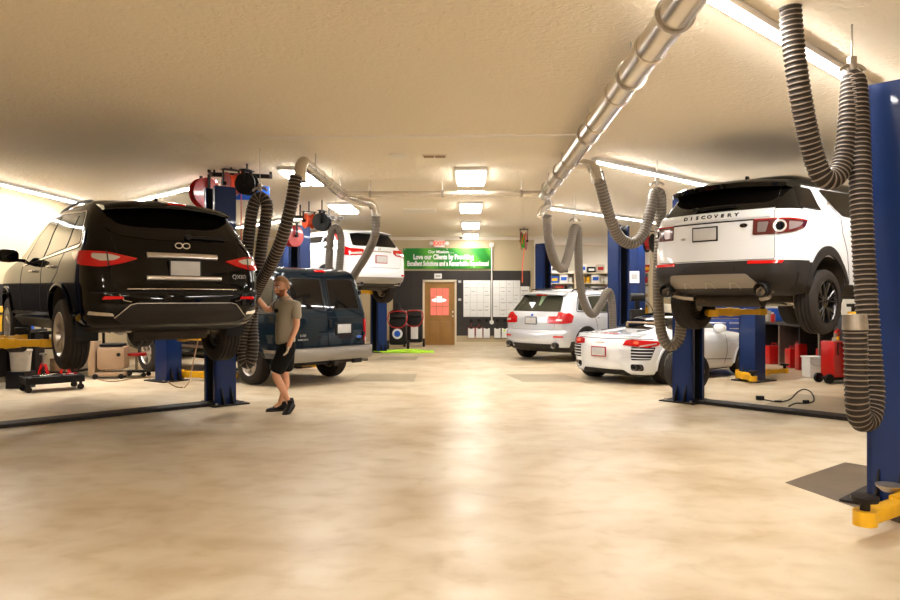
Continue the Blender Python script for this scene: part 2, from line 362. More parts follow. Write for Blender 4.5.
# ---------------------------------------------------------------- car bodies
def pchip(X, Y):
    X = np.array(X, float); Y = np.array(Y, float); h = np.diff(X); d = np.diff(Y) / h; m = np.zeros(len(X))
    for i in range(1, len(X) - 1):
        if d[i - 1] * d[i] > 0:
            w1 = 2 * h[i] + h[i - 1]; w2 = h[i] + 2 * h[i - 1]
            m[i] = (w1 + w2) / (w1 / d[i - 1] + w2 / d[i])
    m[0] = d[0]; m[-1] = d[-1]
    def f(x):
        x = min(max(x, X[0]), X[-1]); i = min(max(int(np.searchsorted(X, x)) - 1, 0), len(h) - 1)
        t = (x - X[i]) / h[i]
        return float((2*t**3-3*t**2+1)*Y[i] + (t**3-2*t**2+t)*h[i]*m[i] + (-2*t**3+3*t**2)*Y[i+1] + (t**3-t**2)*h[i]*m[i+1])
    return f
class Shell:
    """a car body described by its plan outline at every height"""
    def __init__(s, tab, L, rear_taper=0.06, front_taper=0.12, warp=None):
        s.W = pchip([q[0] for q in warp], [q[1] for q in warp]) if warp else (lambda z: z)
        z = [t[0] for t in tab]; s.z0, s.z1, s.L = z[0], z[-1], L
        s.f = [pchip(z, [t[k] for t in tab]) for k in range(1, 6)]
        s.rt, s.ft = rear_taper, front_taper; s.cache = {}; s.keys = z
    def outline(s, z):
        k = round(min(max(z, s.z0), s.z1), 4)
        if k in s.cache: return s.cache[k]
        xr, xf, w, r, b = [f(k) for f in s.f]; r = min(r, w * .6)
        xs, ys = [], []
        for i in range(14):
            y = (w - r) * i / 14; xs.append(xr + b * (y / (w - r)) ** 2); ys.append(y)
        rk = r * 1.15
        for i in range(13):
            a = PI / 2 * i / 12; xs.append(xr + b + rk * (1 - math.cos(a)) + 1e-4 * i); ys.append(w - r + r * math.sin(a))
        x0 = xs[-1]; rf = min(r * 1.6, w * .7); x1 = max(xf - rf, x0 + .1)
        for i in range(1, 44): xs.append(x0 + (x1 - x0) * i / 44); ys.append(w)
        for i in range(11):
            a = PI / 2 * i / 10; xs.append(x1 + rf * math.sin(a)); ys.append(w - rf + rf * math.cos(a))
        for i in range(1, 7): xs.append(xs[-1] + .01); ys.append((w - rf) * (1 - i / 6))
        xs = np.array(xs); ys = np.array(ys)
        g = 1 - s.rt * np.clip((s.L * .35 - xs) / (s.L * .35), 0, 1) ** 2 - s.ft * np.clip((xs - s.L * .7) / (s.L * .3), 0, 1) ** 2
        ys = ys * g; cs = np.concatenate([[0], np.cumsum(np.hypot(np.diff(xs), np.diff(ys)))])
        s.cache[k] = (xs, ys, cs); return s.cache[k]
    def rear(s, u, z):
        xs, ys, cs = s.outline(z); a = abs(u); sg = 1 if u >= 0 else -1
        return Vector((float(np.interp(a, cs, xs)), -sg * float(np.interp(a, cs, ys)), s.W(z)))
    def side(s, x, z, sg):
        xs, ys, cs = s.outline(z); n = 14 + 13 + 43 + 10
        return Vector((x, sg * float(np.interp(x, xs[:n], ys[:n])), s.W(z)))
    def top(s, x, y):
        lo, hi = s.z0 + .3, s.z1
        for _ in range(22):
            mid = (lo + hi) / 2; xs, ys, cs = s.outline(mid); n = 80
            ok = xs[0] + 1e-3 < x < xs[n - 1] and abs(y) < float(np.interp(x, xs[:n], ys[:n]))
            if ok and x < xs[13] + .0: ok = x > xs[0] + (xs[13] - xs[0]) * (y / max(ys[13], .01)) ** 2
            if ok: lo = mid
            else: hi = mid
        return Vector((x, y, s.W(lo)))
    def pt(s, mode, u, z):
        if mode == 'R': return s.rear(u, z)
        if mode == 'T': return s.top(u, z)
        return s.side(u, z, 1 if mode == 'L' else -1)
    def nrm(s, mode, u, z):
        e = .012
        if mode == 'T': e = .03
        a = s.pt(mode, u + e, z) - s.pt(mode, u - e, z); b = s.pt(mode, u, z + e) - s.pt(mode, u, z - e)
        n = a.cross(b)
        if n.length < 1e-9: return Vector((-1, 0, 0))
        n.normalize(); c = s.pt(mode, u, z) - Vector((s.L * .5, 0, s.z0 + .5))
        if mode in 'RT' :
            if n.dot(c) < 0: n = -n
            if mode == 'T' and n.z < 0: n = -n
        else:
            if n.y * (1 if mode == 'L' else -1) < 0: n = -n
        return n
    def body(s, name, parent, mats, matf, wheels=(), rw=.42, well=.34, bottom=None, extra_cuts=()):
        zs = [s.z0]
        keys = sorted(set(s.keys))
        for a, b in zip(keys[:-1], keys[1:]):
            n = max(1, int(math.ceil((b - a) / .035)))
            zs += [a + (b - a) * i / n for i in range(1, n + 1)]
        bm = bmesh.new(); rows = []
        for z in zs:
            xs, ys, cs = s.outline(z); n = len(xs)
            zw = s.W(z); left = [bm.verts.new((xs[i], ys[i], zw)) for i in range(1, n - 1)]
            c0 = bm.verts.new((xs[0], 0, zw)); c1 = bm.verts.new((xs[-1], 0, zw))
            right = [bm.verts.new((xs[i], -ys[i], zw)) for i in range(1, n - 1)]
            rows.append([c0] + left + [c1] + right[::-1])
        N = len(rows[0])
        for a, b in zip(rows[:-1], rows[1:]):
            for i in range(N): bm.faces.new([a[i], a[(i + 1) % N], b[(i + 1) % N], b[i]])
        for row, bot in ((rows[0], 1), (rows[-1], 0)):
            h = N // 2
            for i in range(h):
                l0, l1 = row[i], row[i + 1]; r0, r1 = row[(N - i) % N], row[N - i - 1]
                vs = [v for k, v in enumerate([l0, l1, r1, r0]) if v not in [l0, l1, r1, r0][:k]]
                if len(vs) >= 3: bm.faces.new(vs if bot else vs[::-1])
        for f in bm.faces:
            c = f.calc_center_median(); f.material_index = matf(c.x, c.y, c.z) if abs(f.normal.z) < .999 or c.z > 1 else 1
        bm.faces.ensure_lookup_table(); bmesh.ops.recalc_face_normals(bm, faces=bm.faces[:])
        for f in bm.faces:
            c = f.calc_center_median()
            if c.z < s.z0 + 1e-4: f.material_index = 1
        me = bpy.data.meshes.new(name); bm.to_mesh(me); bm.free()
        for q in mats: me.materials.append(M[q])
        o = bpy.data.objects.new(name, me); COL.objects.link(o)
        # wheel wells
        cb = B()
        for (wx, wz) in wheels:
            for sg in (1, -1):
                w = s.side(wx, max(wz, s.z0 + .05), sg).y
                cb.cyl((wx, w - sg * well, wz), (wx, w + sg * .4, wz), rw, seg=40, m=1)
        if wheels:
            co = cb.build('cutter', mats); m1 = o.modifiers.new('b', 'BOOLEAN'); m1.operation = 'DIFFERENCE'; m1.object = co; m1.solver = 'EXACT'
            bpy.context.view_layer.update()
            me2 = bpy.data.meshes.new_from_object(o.evaluated_get(bpy.context.evaluated_depsgraph_get()))
            o.modifiers.clear(); o.data = me2; bpy.data.objects.remove(co)
        bm = bmesh.new(); bm.from_mesh(o.data)
        for f in bm.faces: f.smooth = True
        for e in bm.edges:
            if len(e.link_faces) == 2 and e.calc_face_angle(0) > math.radians(35): e.smooth = False
        bm.to_mesh(o.data); bm.free(); o.name = name; o.parent = parent
        return o
    def patch(s, name, mode, poly, parent, m, off=.004, th=.008, cell=.05, hole=None):
        """poly in (u,z) wrapped onto the body surface; u is arc length on the rear (right side positive), x on the sides"""
        bm = bmesh.new(); vs = [bm.verts.new((p[0], p[1], 0)) for p in poly]; bm.faces.new(vs)
        bmesh.ops.triangulate(bm, faces=bm.faces[:])
        us = [p[0] for p in poly]; zs = [p[1] for p in poly]
        for k in range(2):
            lo, hi = (min(us), max(us)) if k == 0 else (min(zs), max(zs)); n = int((hi - lo) / cell)
            for i in range(1, n + 1):
                q = lo + (hi - lo) * i / (n + 1); co = (q, 0, 0) if k == 0 else (0, q, 0); no = (1, 0, 0) if k == 0 else (0, 1, 0)
                bmesh.ops.bisect_plane(bm, geom=bm.verts[:] + bm.edges[:] + bm.faces[:], dist=1e-5, plane_co=co, plane_no=no)
        bmesh.ops.remove_doubles(bm, verts=bm.verts[:], dist=1e-4)
        pos = {}
        for v in bm.verts: pos[v] = (s.pt(mode, v.co.x, v.co.y), s.nrm(mode, v.co.x, v.co.y))
        b = B(); o_, i_ = {}, {}
        for v, (p, n) in pos.items():
            o_[v] = b.bm.verts.new(p + n * off)
            if th: i_[v] = b.bm.verts.new(p + n * (off - th))
        for f in bm.faces:
            b.face([o_[v] for v in f.verts])
            if th: b.face([i_[v] for v in f.verts][::-1])
        if th:
            for e in bm.edges:
                if len(e.link_faces) == 1: v0, v1 = e.verts; b.face([o_[v0], o_[v1], i_[v1], i_[v0]])
        bm.free()
        return b.build(name, m, parent, 50)
    def strip(s, name, mode, path, width, parent, m, off=.003, th=.005, closed=False):
        """a thin band following a line on the surface"""
        P = [Vector((p[0], p[1], 0)) for p in path]
        if closed: P = P + [P[0]]
        D = []
        for a, b in zip(P[:-1], P[1:]):
            n = max(1, int((b - a).length / .04)); D += [a + (b - a) * i / n for i in range(n)]
        D.append(P[-1]); b = B(); prev = None
        for i, p in enumerate(D):
            t = (D[min(i + 1, len(D) - 1)] - D[max(i - 1, 0)]).normalized(); q = Vector((-t.y, t.x, 0)) * width / 2; row = []
            for c, o in ((p + q, off), (p - q, off), (p - q, off - th), (p + q, off - th)):
                row.append(b.bm.verts.new(s.pt(mode, c.x, c.y) + s.nrm(mode, c.x, c.y) * o))
            if prev: b.bridge(prev, row)
            else: b.face(row[::-1])
            prev = row
        b.face(prev); return b.build(name, m, parent, 50)

def rp(pts, r=.03, n=4):
    """polygon with rounded corners"""
    out = []; N = len(pts)
    for i in range(N):
        p, a, c = Vector(pts[i][:2]), Vector(pts[i - 1][:2]), Vector(pts[(i + 1) % N][:2])
        rr = pts[i][2] if len(pts[i]) > 2 else r
        u = (a - p); v = (c - p); k = min(rr, u.length * .45, v.length * .45)
        if k < 1e-4: out.append(tuple(p)); continue
        A = p + u.normalized() * k; C = p + v.normalized() * k
        for j in range(n + 1):
            t = j / n; q = A * (1 - t) ** 2 + p * 2 * t * (1 - t) + C * t * t; out.append((q.x, q.y))
    return out
def mir(poly): return [(-p[0], *p[1:]) for p in poly][::-1]

def wheel(parent, x, y, z, sg, dia, width, rim, style='five_twin', rm='alloy', seg=64):
    """y is the outer face; sg the outward side"""
    R = dia / 2; rr = rim / 2; w = width
    o = thing('wheel', None, None); o.parent = parent; o.location = (x, y, z)
    P = [(-w * .96, rr), (-w, rr + .01), (-w * 1.02, (R + rr) / 2), (-w * .97, R - .03), (-w * .9, R - .008)]
    nG = 4
    for k in range(nG):
        c = -w * (.78 - .56 * k / (nG - 1)); g = .006
        P += [(c - g, R), (c - g + .001, R - .009), (c + g - .001, R - .009), (c + g, R)]
    P += [(-w * .10, R - .008), (-w * .03, R - .03), (w * .02, (R + rr) / 2), (0, rr + .012), (-w * .04, rr)]
    b = B(); b.lathe((0, 0, 0), (0, sg, 0), P, seg, closed=True, mats=[1 if (5 <= i < 21 and (i - 5) % 4 in (0, 1, 2)) else 0 for i in range(len(P))]); b.build('tyre', ['tyre', 'seam'], o, 30)
    b = B()
    b.lathe((0, 0, 0), (0, sg, 0), [(-.006, rr + .006), (0, rr), (-.012, rr - .012), (-.03, rr - .022), (-w * .8, rr - .03), (-w * .8, rr - .045), (-.03, rr - .035), (-.02, rr - .03)], seg)
    hub = -.035
    b.lathe((0, 0, 0), (0, sg, 0), [(hub, .001), (hub + .006, .028), (hub, .035), (hub - .002, .075), (hub - .03, .085)], 24)
    def spoke(a0, a1, w0, w1, r0=.06, r1=None, d0=hub, d1=-.02):
        r1 = r1 or rr - .02
        A = [Vector((math.cos(a0) * r0, 0, math.sin(a0) * r0)), Vector((math.cos(a1) * r1, 0, math.sin(a1) * r1))]
        t = (A[1] - A[0]).normalized(); q = Vector((-t.z, 0, t.x)); rows = []
        for p, ww, d in ((A[0], w0, d0), ((A[0] + A[1]) / 2, (w0 + w1) / 2, (d0 + d1) / 2 + .006), (A[1], w1, d1)):
            row = []
            for (qq, dd) in ((-.5, -.006), (-.2, .004), (.2, .004), (.5, -.006), (.4, -.035), (-.4, -.035)):
                v = p + q * ww * qq; row.append(b.bm.verts.new((v.x, sg * (d + dd), v.z)))
            rows.append(row)
        b.bridge(rows[0], rows[1]); b.bridge(rows[1], rows[2])
    n = {'five_twin': 5, 'five': 5, 'seven': 7, 'ten': 10, 'steel': 5, 'five_v': 5}[style]
    for k in range(n):
        a = 2 * PI * k / n + .3; h = PI / n
        if style == 'five_twin': spoke(a - .10, a - h * .42, .035, .03); spoke(a + .10, a + h * .42, .035, .03)
        elif style == 'five_v': spoke(a - .05, a - h * .5, .03, .022); spoke(a + .05, a + h * .5, .03, .022); spoke(a, a, .02, .014)
        elif style == 'five': spoke(a, a, .07, .05)
        elif style == 'steel': spoke(a, a, .09, .09)
        else: spoke(a, a, .03, .024)
    b.build('rim', rm, o, 35)
    b = B(); b.cyl((0, sg * -.10, 0), (0, sg * -.125, 0), rr * .78, seg=40); b.cyl((0, sg * -.05, 0), (0, sg * -.12, 0), .08, seg=24)
    b.build('brake_disc', 'brake', o)
    b = B(); b.cyl((0, sg * -.13, 0), (0, sg * -.14, 0), rr - .04, seg=40); b.build('brake_shield', 'under', o)
    return o

def arch(sh, parent, x, z, r0, r1, side, m, off=.02, a0=-12, a1=192, name='arch_lip', zmin=None):
    pts = []
    n = 28
    for k in range(n + 1):
        a = math.radians(a0 + (a1 - a0) * k / n); pts.append((x + r1 * math.cos(a), z + r1 * math.sin(a)))
    for k in range(n, -1, -1):
        a = math.radians(a0 + (a1 - a0) * k / n); pts.append((x + r0 * math.cos(a), z + r0 * math.sin(a)))
    b = B(); rows = []
    for k in range(n + 1):
        row = []
        for (p, o) in ((pts[k], .002), (pts[k], off * .7), ((pts[k][0] * .4 + pts[2 * n + 1 - k][0] * .6, pts[k][1] * .4 + pts[2 * n + 1 - k][1] * .6), off), (pts[2 * n + 1 - k], off), (pts[2 * n + 1 - k], -.03)):
            row.append(b.bm.verts.new(sh.side(p[0], max(p[1], sh.z0), side) + Vector((0, side * o, min(0, p[1] - sh.z0)))))
        rows.append(row)
    for r_, q_ in zip(rows[:-1], rows[1:]): b.bridge(r_, q_)
    b.face(rows[0]); b.face(rows[-1][::-1])
    return b.build(name, m, parent, 50)

def plate(sh, parent, z, w=.31, h=.155, u=0, off=.02, writing=None, frame_m='clad_black', lab='blank pale licence plate'):
    p = sh.rear(u, z); n = sh.nrm('R', u, z)
    mx = frame(p + n * off, (0, -1, 0), (0, 0, 1))
    t = Matrix.Rotation(0, 4, 'X')
    b = B(); b.obox(mx, (w + .035, h + .035, .012), bev=.004); o = b.build('licence_plate', frame_m, parent); o['label'] = lab
    b = B(); b.obox(mx @ Matrix.Translation((0, 0, .008)), (w, h, .006), bev=.002); b.build('plate_face', 'plate', o)
    text_obj('plate_header', '- - - - - -', .03, mx @ Matrix.Translation((0, h * .36, .012)), 'ink', o, .001)
    return o

def mirror(parent, x, y, z, sg, m):
    b = B()
    pr = [(0, .02), (.01, .075), (.06, .10), (.12, .085), (.17, .03), (.18, .002)]
    # rounded housing swept along y
    rows = []
    for (t, k) in ((0, .55), (.03, .9), (.10, 1.0), (.18, .96), (.23, .75), (.25, .3)):
        row = []
        for j in range(16):
            a = 2 * PI * j / 16
            row.append(b.bm.verts.new((x + .055 * k * math.cos(a) + (.04 if math.cos(a) > 0 else 0) * math.cos(a) * k, y + sg * (.06 + t), z + .085 * k * math.sin(a))))
        rows.append(row)
    for a_, c_ in zip(rows[:-1], rows[1:]): b.bridge(a_, c_)
    b.face(rows[0]); b.face(rows[-1])
    b.beam((x + .02, y - sg * .05, z - .06), (x + .01, y + sg * .10, z - .05), .07, .04, bev=.01)
    o = b.build('side_mirror', m, parent, 60); return o
def exhaust_under(parent, pts, r=.035, m='steel'):
    b = B(); b.tube(catmull(pts, .05), r, 14); return b.build('exhaust_pipe', m, parent)
# ---------------------------------------------------------------- the six vehicles
def car(name, label, cat, x, y, deg, z):
    return thing(name, label, cat, (x, y, z), PI / 2 - math.radians(deg))
def bothR(sh, name, poly, p, m, **k):
    sh.patch(name, 'R', poly, p, m, **k); sh.patch(name, 'R', mir(poly), p, m, **k)
def bar(sh, name, parent, m, u0, u1, z0, z1, proud=.02, n=14, bow=0.0):
    """a trim bar with rounded section following the rear surface"""
    b = B(); rows = []
    for i in range(n + 1):
        u = u0 + (u1 - u0) * i / n; t = 2 * i / n - 1; lift = bow * (1 - t * t); row = []
        for (zz, o) in ((z0, -.004), (z0 + (z1 - z0) * .15, proud * .8), ((z0 + z1) / 2, proud), (z1 - (z1 - z0) * .15, proud * .8), (z1, -.004)):
            row.append(b.bm.verts.new(sh.rear(u, zz + lift) + sh.nrm('R', u, zz + lift) * o))
        rows.append(row)
    for a, c in zip(rows[:-1], rows[1:]): b.bridge(a, c)
    b.face(rows[0]); b.face(rows[-1][::-1])
    return b.build(name, m, parent, 50)
def spoiler(name, parent, m, hw, pr, crown=.05, sweep=.10, n=18):
    """pr: closed (x,z) profile at the centre line"""
    b = B(); rows = []
    for i in range(n + 1):
        t = 2 * i / n - 1; y = hw * t; k = 1 - .25 * abs(t) ** 8; row = []
        cx = sum(p[0] for p in pr) / len(pr); cz = sum(p[1] for p in pr) / len(pr)
        for (x, z) in pr: row.append(b.bm.verts.new((cx + (x - cx) * k + sweep * t * t, y, cz + (z - cz) * k - crown * t * t)))
        rows.append(row)
    for a, c in zip(rows[:-1], rows[1:]): b.bridge(a, c)
    b.face(rows[0]); b.face(rows[-1][::-1])
    return b.build(name, m, parent, 35)
def wiper(sh, parent, u0, u1, z, lean=0.0):
    b = B(); P = [sh.rear(u0 + (u1 - u0) * i / 8, z + lean * i / 8) + sh.nrm('R', u0, z) * (.03 + .01 * math.sin(i / 8 * PI)) for i in range(9)]
    b.tube(P, .011, 8); b.cyl(P[0] + Vector((.03, 0, 0)), P[0] - Vector((.03, 0, 0)), .03, seg=16)
    b.beam(P[1] , P[-1], .012, .03); return b.build('rear_wiper', 'clad_black', parent)
def handle(sh, parent, x, z, sg, m):
    p = sh.side(x, z, sg); b = B()
    b.beam(p + Vector((-.09, sg * .035, 0)), p + Vector((.09, sg * .035, .004)), .016, .028, bev=.006)
    b.cyl(p + Vector((-.08, -.005 * sg, 0)), p + Vector((-.08, sg * .03, 0)), .012, seg=10); b.cyl(p + Vector((.08, -.005 * sg, 0)), p + Vector((.08, sg * .03, 0)), .012, seg=10)
    return b.build('door_handle', m, parent)
def chassis(parent, wx, zc, track, r=.1, arms=True, pipes=1, tank=True, L=4.6, side=1):
    b = B(); b.box(wx - .12, wx + .25, -track * .38, track * .38, zc - .10, zc + .04, bev=.03)
    if tank: b.box(wx + .45, wx + 1.4, -.5, .45, zc - .12, zc + .05, bev=.05)
    b.box(wx + 1.4, L - .9, -.14, .14, zc - .06, zc + .05, bev=.03)
    b.build('subframe', 'under', parent)
    for sg in (1, -1):
        b = B(); b.beam((wx + .12, sg * .28, zc - .05), (wx - .02, sg * (track / 2 - .06), zc - .13), .12, .06, bev=.015)
        b.beam((wx - .1, sg * .3, zc), (wx, sg * (track / 2 - .06), zc - .10), .05, .05, bev=.012)
        b.cyl((wx, sg * (track / 2 - .10), zc - .15), (wx, sg * (track / 2 - .02), zc - .15), .07)
        b.cyl((wx - .13, sg * (track / 2 - .2), zc - .16), (wx - .08, sg * (track / 2 - .22), zc + .25), .028)
        b.build('suspension_arm', 'steel', parent)
        b = B(); c = (wx + .02, sg * .42)
        b.tube([(c[0] + .055 * math.cos(t * .5), c[1] + .055 * math.sin(t * .5), zc - .12 + t * .0045) for t in range(70)], .009, 6)
        b.build('coil_spring', 'grime', parent)
def silencer(parent, x0, x1, y0, y1, z, r=.09):
    b = B(); b.cyl((x0, y0, z), (x1, y1, z), r, seg=20); return b.build('silencer', 'under', parent)

# ---- black crossover on the left lift
def black_suv():
    L = 4.99; zd = -.14
    t = car('crossover_suv', 'glossy black crossover raised on the left lift, rear end to the aisle', 'car', -2.94, 7.55, -42.5, .87)
    tab = [(.27, .50, 4.60, .82, .20, .05), (.33, .20, 4.85, .90, .25, .07), (.42, .05, 4.95, .95, .28, .09), (.55, .00, 4.99, .972, .28, .10),
           (.68, .015, 4.98, .978, .27, .09), (.72, .045, 4.95, .98, .26, .08), (.86, .075, 4.88, .98, .25, .07), (1.0, .10, 4.65, .975, .24, .07),
           (1.10, .125, 4.2, .962, .24, .07), (1.17, .155, 3.75, .935, .25, .07), (1.24, .20, 3.5, .895, .25, .07), (1.40, .34, 3.2, .835, .24, .07),
           (1.54, .47, 2.9, .77, .22, .07), (1.62, .58, 2.7, .72, .22, .06), (1.68, .74, 2.5, .66, .22, .06), (1.725, 1.1, 2.2, .54, .22, .05), (1.745, 1.5, 1.9, .30, .1, .03)]
    sh = Shell(tab, L, warp=[(.2, .2), (.72, .715), (.86, .825), (1.0, .95), (1.15, 1.095), (1.24, 1.225), (1.5, 1.50), (1.76, 1.765)])
    wz = .38; xa, xb = 1.14, 4.04
    sh.body('body', t, ['black_paint', 'under', 'clad_black'], lambda x, y, z: 2 if z < .34 else 0, [(xa, wz - .02), (xb, wz - .02)], .43)
    for sg in (1, -1):
        wheel(t, xa, sg * .965, wz + zd, sg, .765, .235, .47, 'five_twin', 'alloy')
        wheel(t, xb, sg * .955, wz + zd + .02, sg, .765, .235, .47, 'five_twin', 'alloy')
    # tailgate with its shut line
    g = rp([(-.66, .70), (.66, .70), (.72, .80), (.715, .97), (.64, 1.17), (.69, 1.24), (.60, 1.58), (-.60, 1.58), (-.69, 1.24), (-.64, 1.17), (-.715, .97), (-.72, .80)], .05)
    tg = sh.patch('tailgate', 'R', g, t, 'black_paint', off=.006, th=.010, cell=.06)
    sh.strip('shut_line', 'R', g, .010, t, 'seam', off=.0045, closed=True)
    sh.patch('rear_window', 'R', rp([(-.70, 1.50, .05), (-.58, 1.585, .05), (.58, 1.585, .05), (.70, 1.50, .05), (.735, 1.36, .06), (.62, 1.275, .12), (.3, 1.245, .2), (-.3, 1.245, .2), (-.62, 1.275, .12), (-.735, 1.36, .06)], .03), tg, 'glass_dark', off=.011, th=.008)
    wiper(sh, tg, .08, .52, 1.275, .0)
    # lamps
    for sg, mm in ((1, lambda q: q), (-1, mir)):
        lamp = sh.patch('tail_lamp', 'R', mm(rp([(.46, 1.085, .02), (.60, 1.03, .05), (.80, .985, .05), (1.04, 1.01, .05), (1.22, 1.10, .03), (1.28, 1.15, .01), (1.0, 1.155, .06), (.72, 1.14, .03)], .03)), t, 'red_lens', off=.022, th=.024)
        sh.patch('clear_lens', 'R', mm(rp([(.62, 1.095), (.68, 1.06), (.80, 1.05), (.885, 1.085), (.88, 1.125), (.72, 1.118)], .02)), lamp, 'clear_lens', off=.026, th=.006)
        sh.strip('lamp_split', 'R', mm([(.74, .99), (.745, 1.15)]), .012, lamp, 'seam', off=.027)
        rf = sh.patch('reflector', 'R', mm(rp([(.62, .615), (.82, .61), (.80, .645), (.63, .643)], .012)), t, 'red_light', off=.012, th=.012)
        sh.strip('reflector_trim', 'R', mm([(.55, .585), (.62, .60), (.66, .665)]), .010, t, 'chrome', off=.010)
        bothless = sh.patch('corner_trim', 'R', mm(rp([(.70, .445), (.98, .46), (.96, .495), (.72, .475)], .012)), t, 'chrome', off=.010, th=.01)
    bar(sh, 'chrome_garnish', t, 'alloy', -.37, .37, 1.095, 1.155, .035, bow=.0)
    rec = sh.patch('plate_recess', 'R', rp([(-.33, .90), (.33, .90), (.36, 1.10), (-.36, 1.10)], .03), tg, 'roof_black', off=.0085, th=.004)
    bar(sh, 'chrome_garnish', t, 'alloy', -.39, .39, .84, .90, .04)
    bar(sh, 'chrome_strip', t, 'chrome', -.58, .58, .715, .735, .012)
    plate(sh, t, .985, .31, .15, 0, .02, lab='pale licence plate in a dark frame')
    sh.patch('bumper_valance', 'R', rp([(-.60, .37), (.60, .37), (.70, .42), (.56, .545), (.50, .56), (-.50, .56), (-.56, .545), (-.70, .42)], .03), t, 'clad', off=.014, th=.016)
    sh.strip('valance_trim', 'R', [(-.70, .43), (-.56, .555), (-.50, .57), (.50, .57), (.56, .555), (.70, .43)], .008, t, 'alloy', off=.017)
    sh.strip('bumper_crease', 'R', [(-.98, .685), (.98, .685)], .012, t, 'seam', off=.002)
    # oval emblem and model letters
    b = B(); P = []
    c = sh.rear(0, 1.205); n = sh.nrm('R', 0, 1.205); mx = frame(c + n * .022, (0, -1, 0), (0, 0, 1))
    for s_ in (-1, 1):
        P = [mx @ Vector((s_ * (.040 + .038 * math.cos(a)), .028 * math.sin(a), 0)) for a in [PI * 2 * k / 24 for k in range(25)]]
        b.tube(P, .008, 8, cap=False)
    b.build('oval_emblem', 'chrome', tg)
    p = sh.rear(.62, .90); n = sh.nrm('R', .62, .90)
    text_obj('model_letters', 'QX60', .066, frame(p + n * .014, (.28, -1, 0), (0, 0, 1)), 'chrome', tg, .003, .0015, 1.15)
    spoiler('roof_spoiler', t, 'black_paint', .68, [(.30, 1.585), (.29, 1.605), (.34, 1.645), (.70, 1.705), (1.2, 1.735), (1.2, 1.70), (.55, 1.60)], .055, .12)
    b = B(); b.box(-.0, .0, 0, 0, 0, 0) if False else None
    b.rbox((.335, 0, 1.632), (.02, .19, .022), bev=.005, ry=-.6); b.build('high_brake_lamp', 'red_light', t)
    b = B(); b.rbox((1.0, 0, 1.755), (.12, .035, .05), bev=.012); b.build('antenna', 'black_paint', t)
    for sg, md in ((1, 'L'), (-1, 'Q')):
        b = B(); b.tube(catmull([(1.15, sg * .60, 1.69), (1.25, sg * .61, 1.715), (1.9, sg * .62, 1.74), (2.6, sg * .60, 1.70), (2.7, sg * .58, 1.66)], .08), .017, 10); b.build('roof_rail', 'clad_black', t)
        # side glass with a bright outline
        wn = [rp([(.62, 1.22, .03), (1.02, 1.20), (1.02, 1.52), (.86, 1.53, .05)], .03), rp([(1.07, 1.20), (1.86, 1.16), (1.86, 1.58), (1.07, 1.525)], .03),
              rp([(1.93, 1.155), (2.80, 1.12), (2.66, 1.34), (2.35, 1.56, .08), (1.93, 1.585)], .03)]
        for i, w in enumerate(wn): sh.patch('side_window', md, w, t, 'glass_dark', off=.006, th=.008)
        sh.strip('window_surround', md, rp([(.56, 1.20, .06), (1.02, 1.18), (1.9, 1.14), (2.9, 1.095), (2.70, 1.36), (2.36, 1.595, .08), (1.9, 1.615), (1.05, 1.56), (.84, 1.56, .08)], .04), .018, t, 'chrome', off=.008, closed=True)
        sh.strip('door_gap', md, [(1.05, 1.17), (1.20, .95), (1.55, .75), (1.62, .42)], .012, t, 'seam', off=.002)
        sh.strip('door_gap', md, [(1.90, 1.13), (1.92, .80), (2.0, .42)], .012, t, 'seam', off=.002)
        sh.strip('door_gap', md, [(2.95, 1.08), (3.05, .8), (3.05, .42)], .012, t, 'seam', off=.002)
        handle(sh, t, 1.42, 1.03, sg, 'chrome'); handle(sh, t, 2.28, 1.0, sg, 'chrome')
        sh.strip('sill_trim', md, [(1.58, .45), (3.52, .45)], .035, t, 'chrome' if sg > 0 else 'chrome', off=.02, th=.02)
        sh.strip('side_skirt', md, [(1.55, .34), (3.55, .34)], .10, t, 'clad_black', off=.02, th=.03)
        arch(sh, t, xa, wz - .02, .425, .465, sg, 'black_paint', .018); arch(sh, t, xb, wz - .02, .425, .465, sg, 'black_paint', .018)
        w = sh.side(2.95, 1.12, sg).y
        mirror(t, 2.98, w * .99, 1.16, sg, 'black_paint')
        b = B(); b.box(xa - .50, xa - .48, sg * .70, sg * .92, .18, .40, bev=.005); b.build('mud_flap', 'clad_black', t)
    chassis(t, xa, .36, 1.7, L=L)
    silencer(t, .55, .55, -.40, .40, .26, .09)
    exhaust_under(t, [(.45, .45, .30), (.7, .5, .28), (1.2, .3, .24), (1.9, .18, .24), (3.2, .12, .24)])
    return t

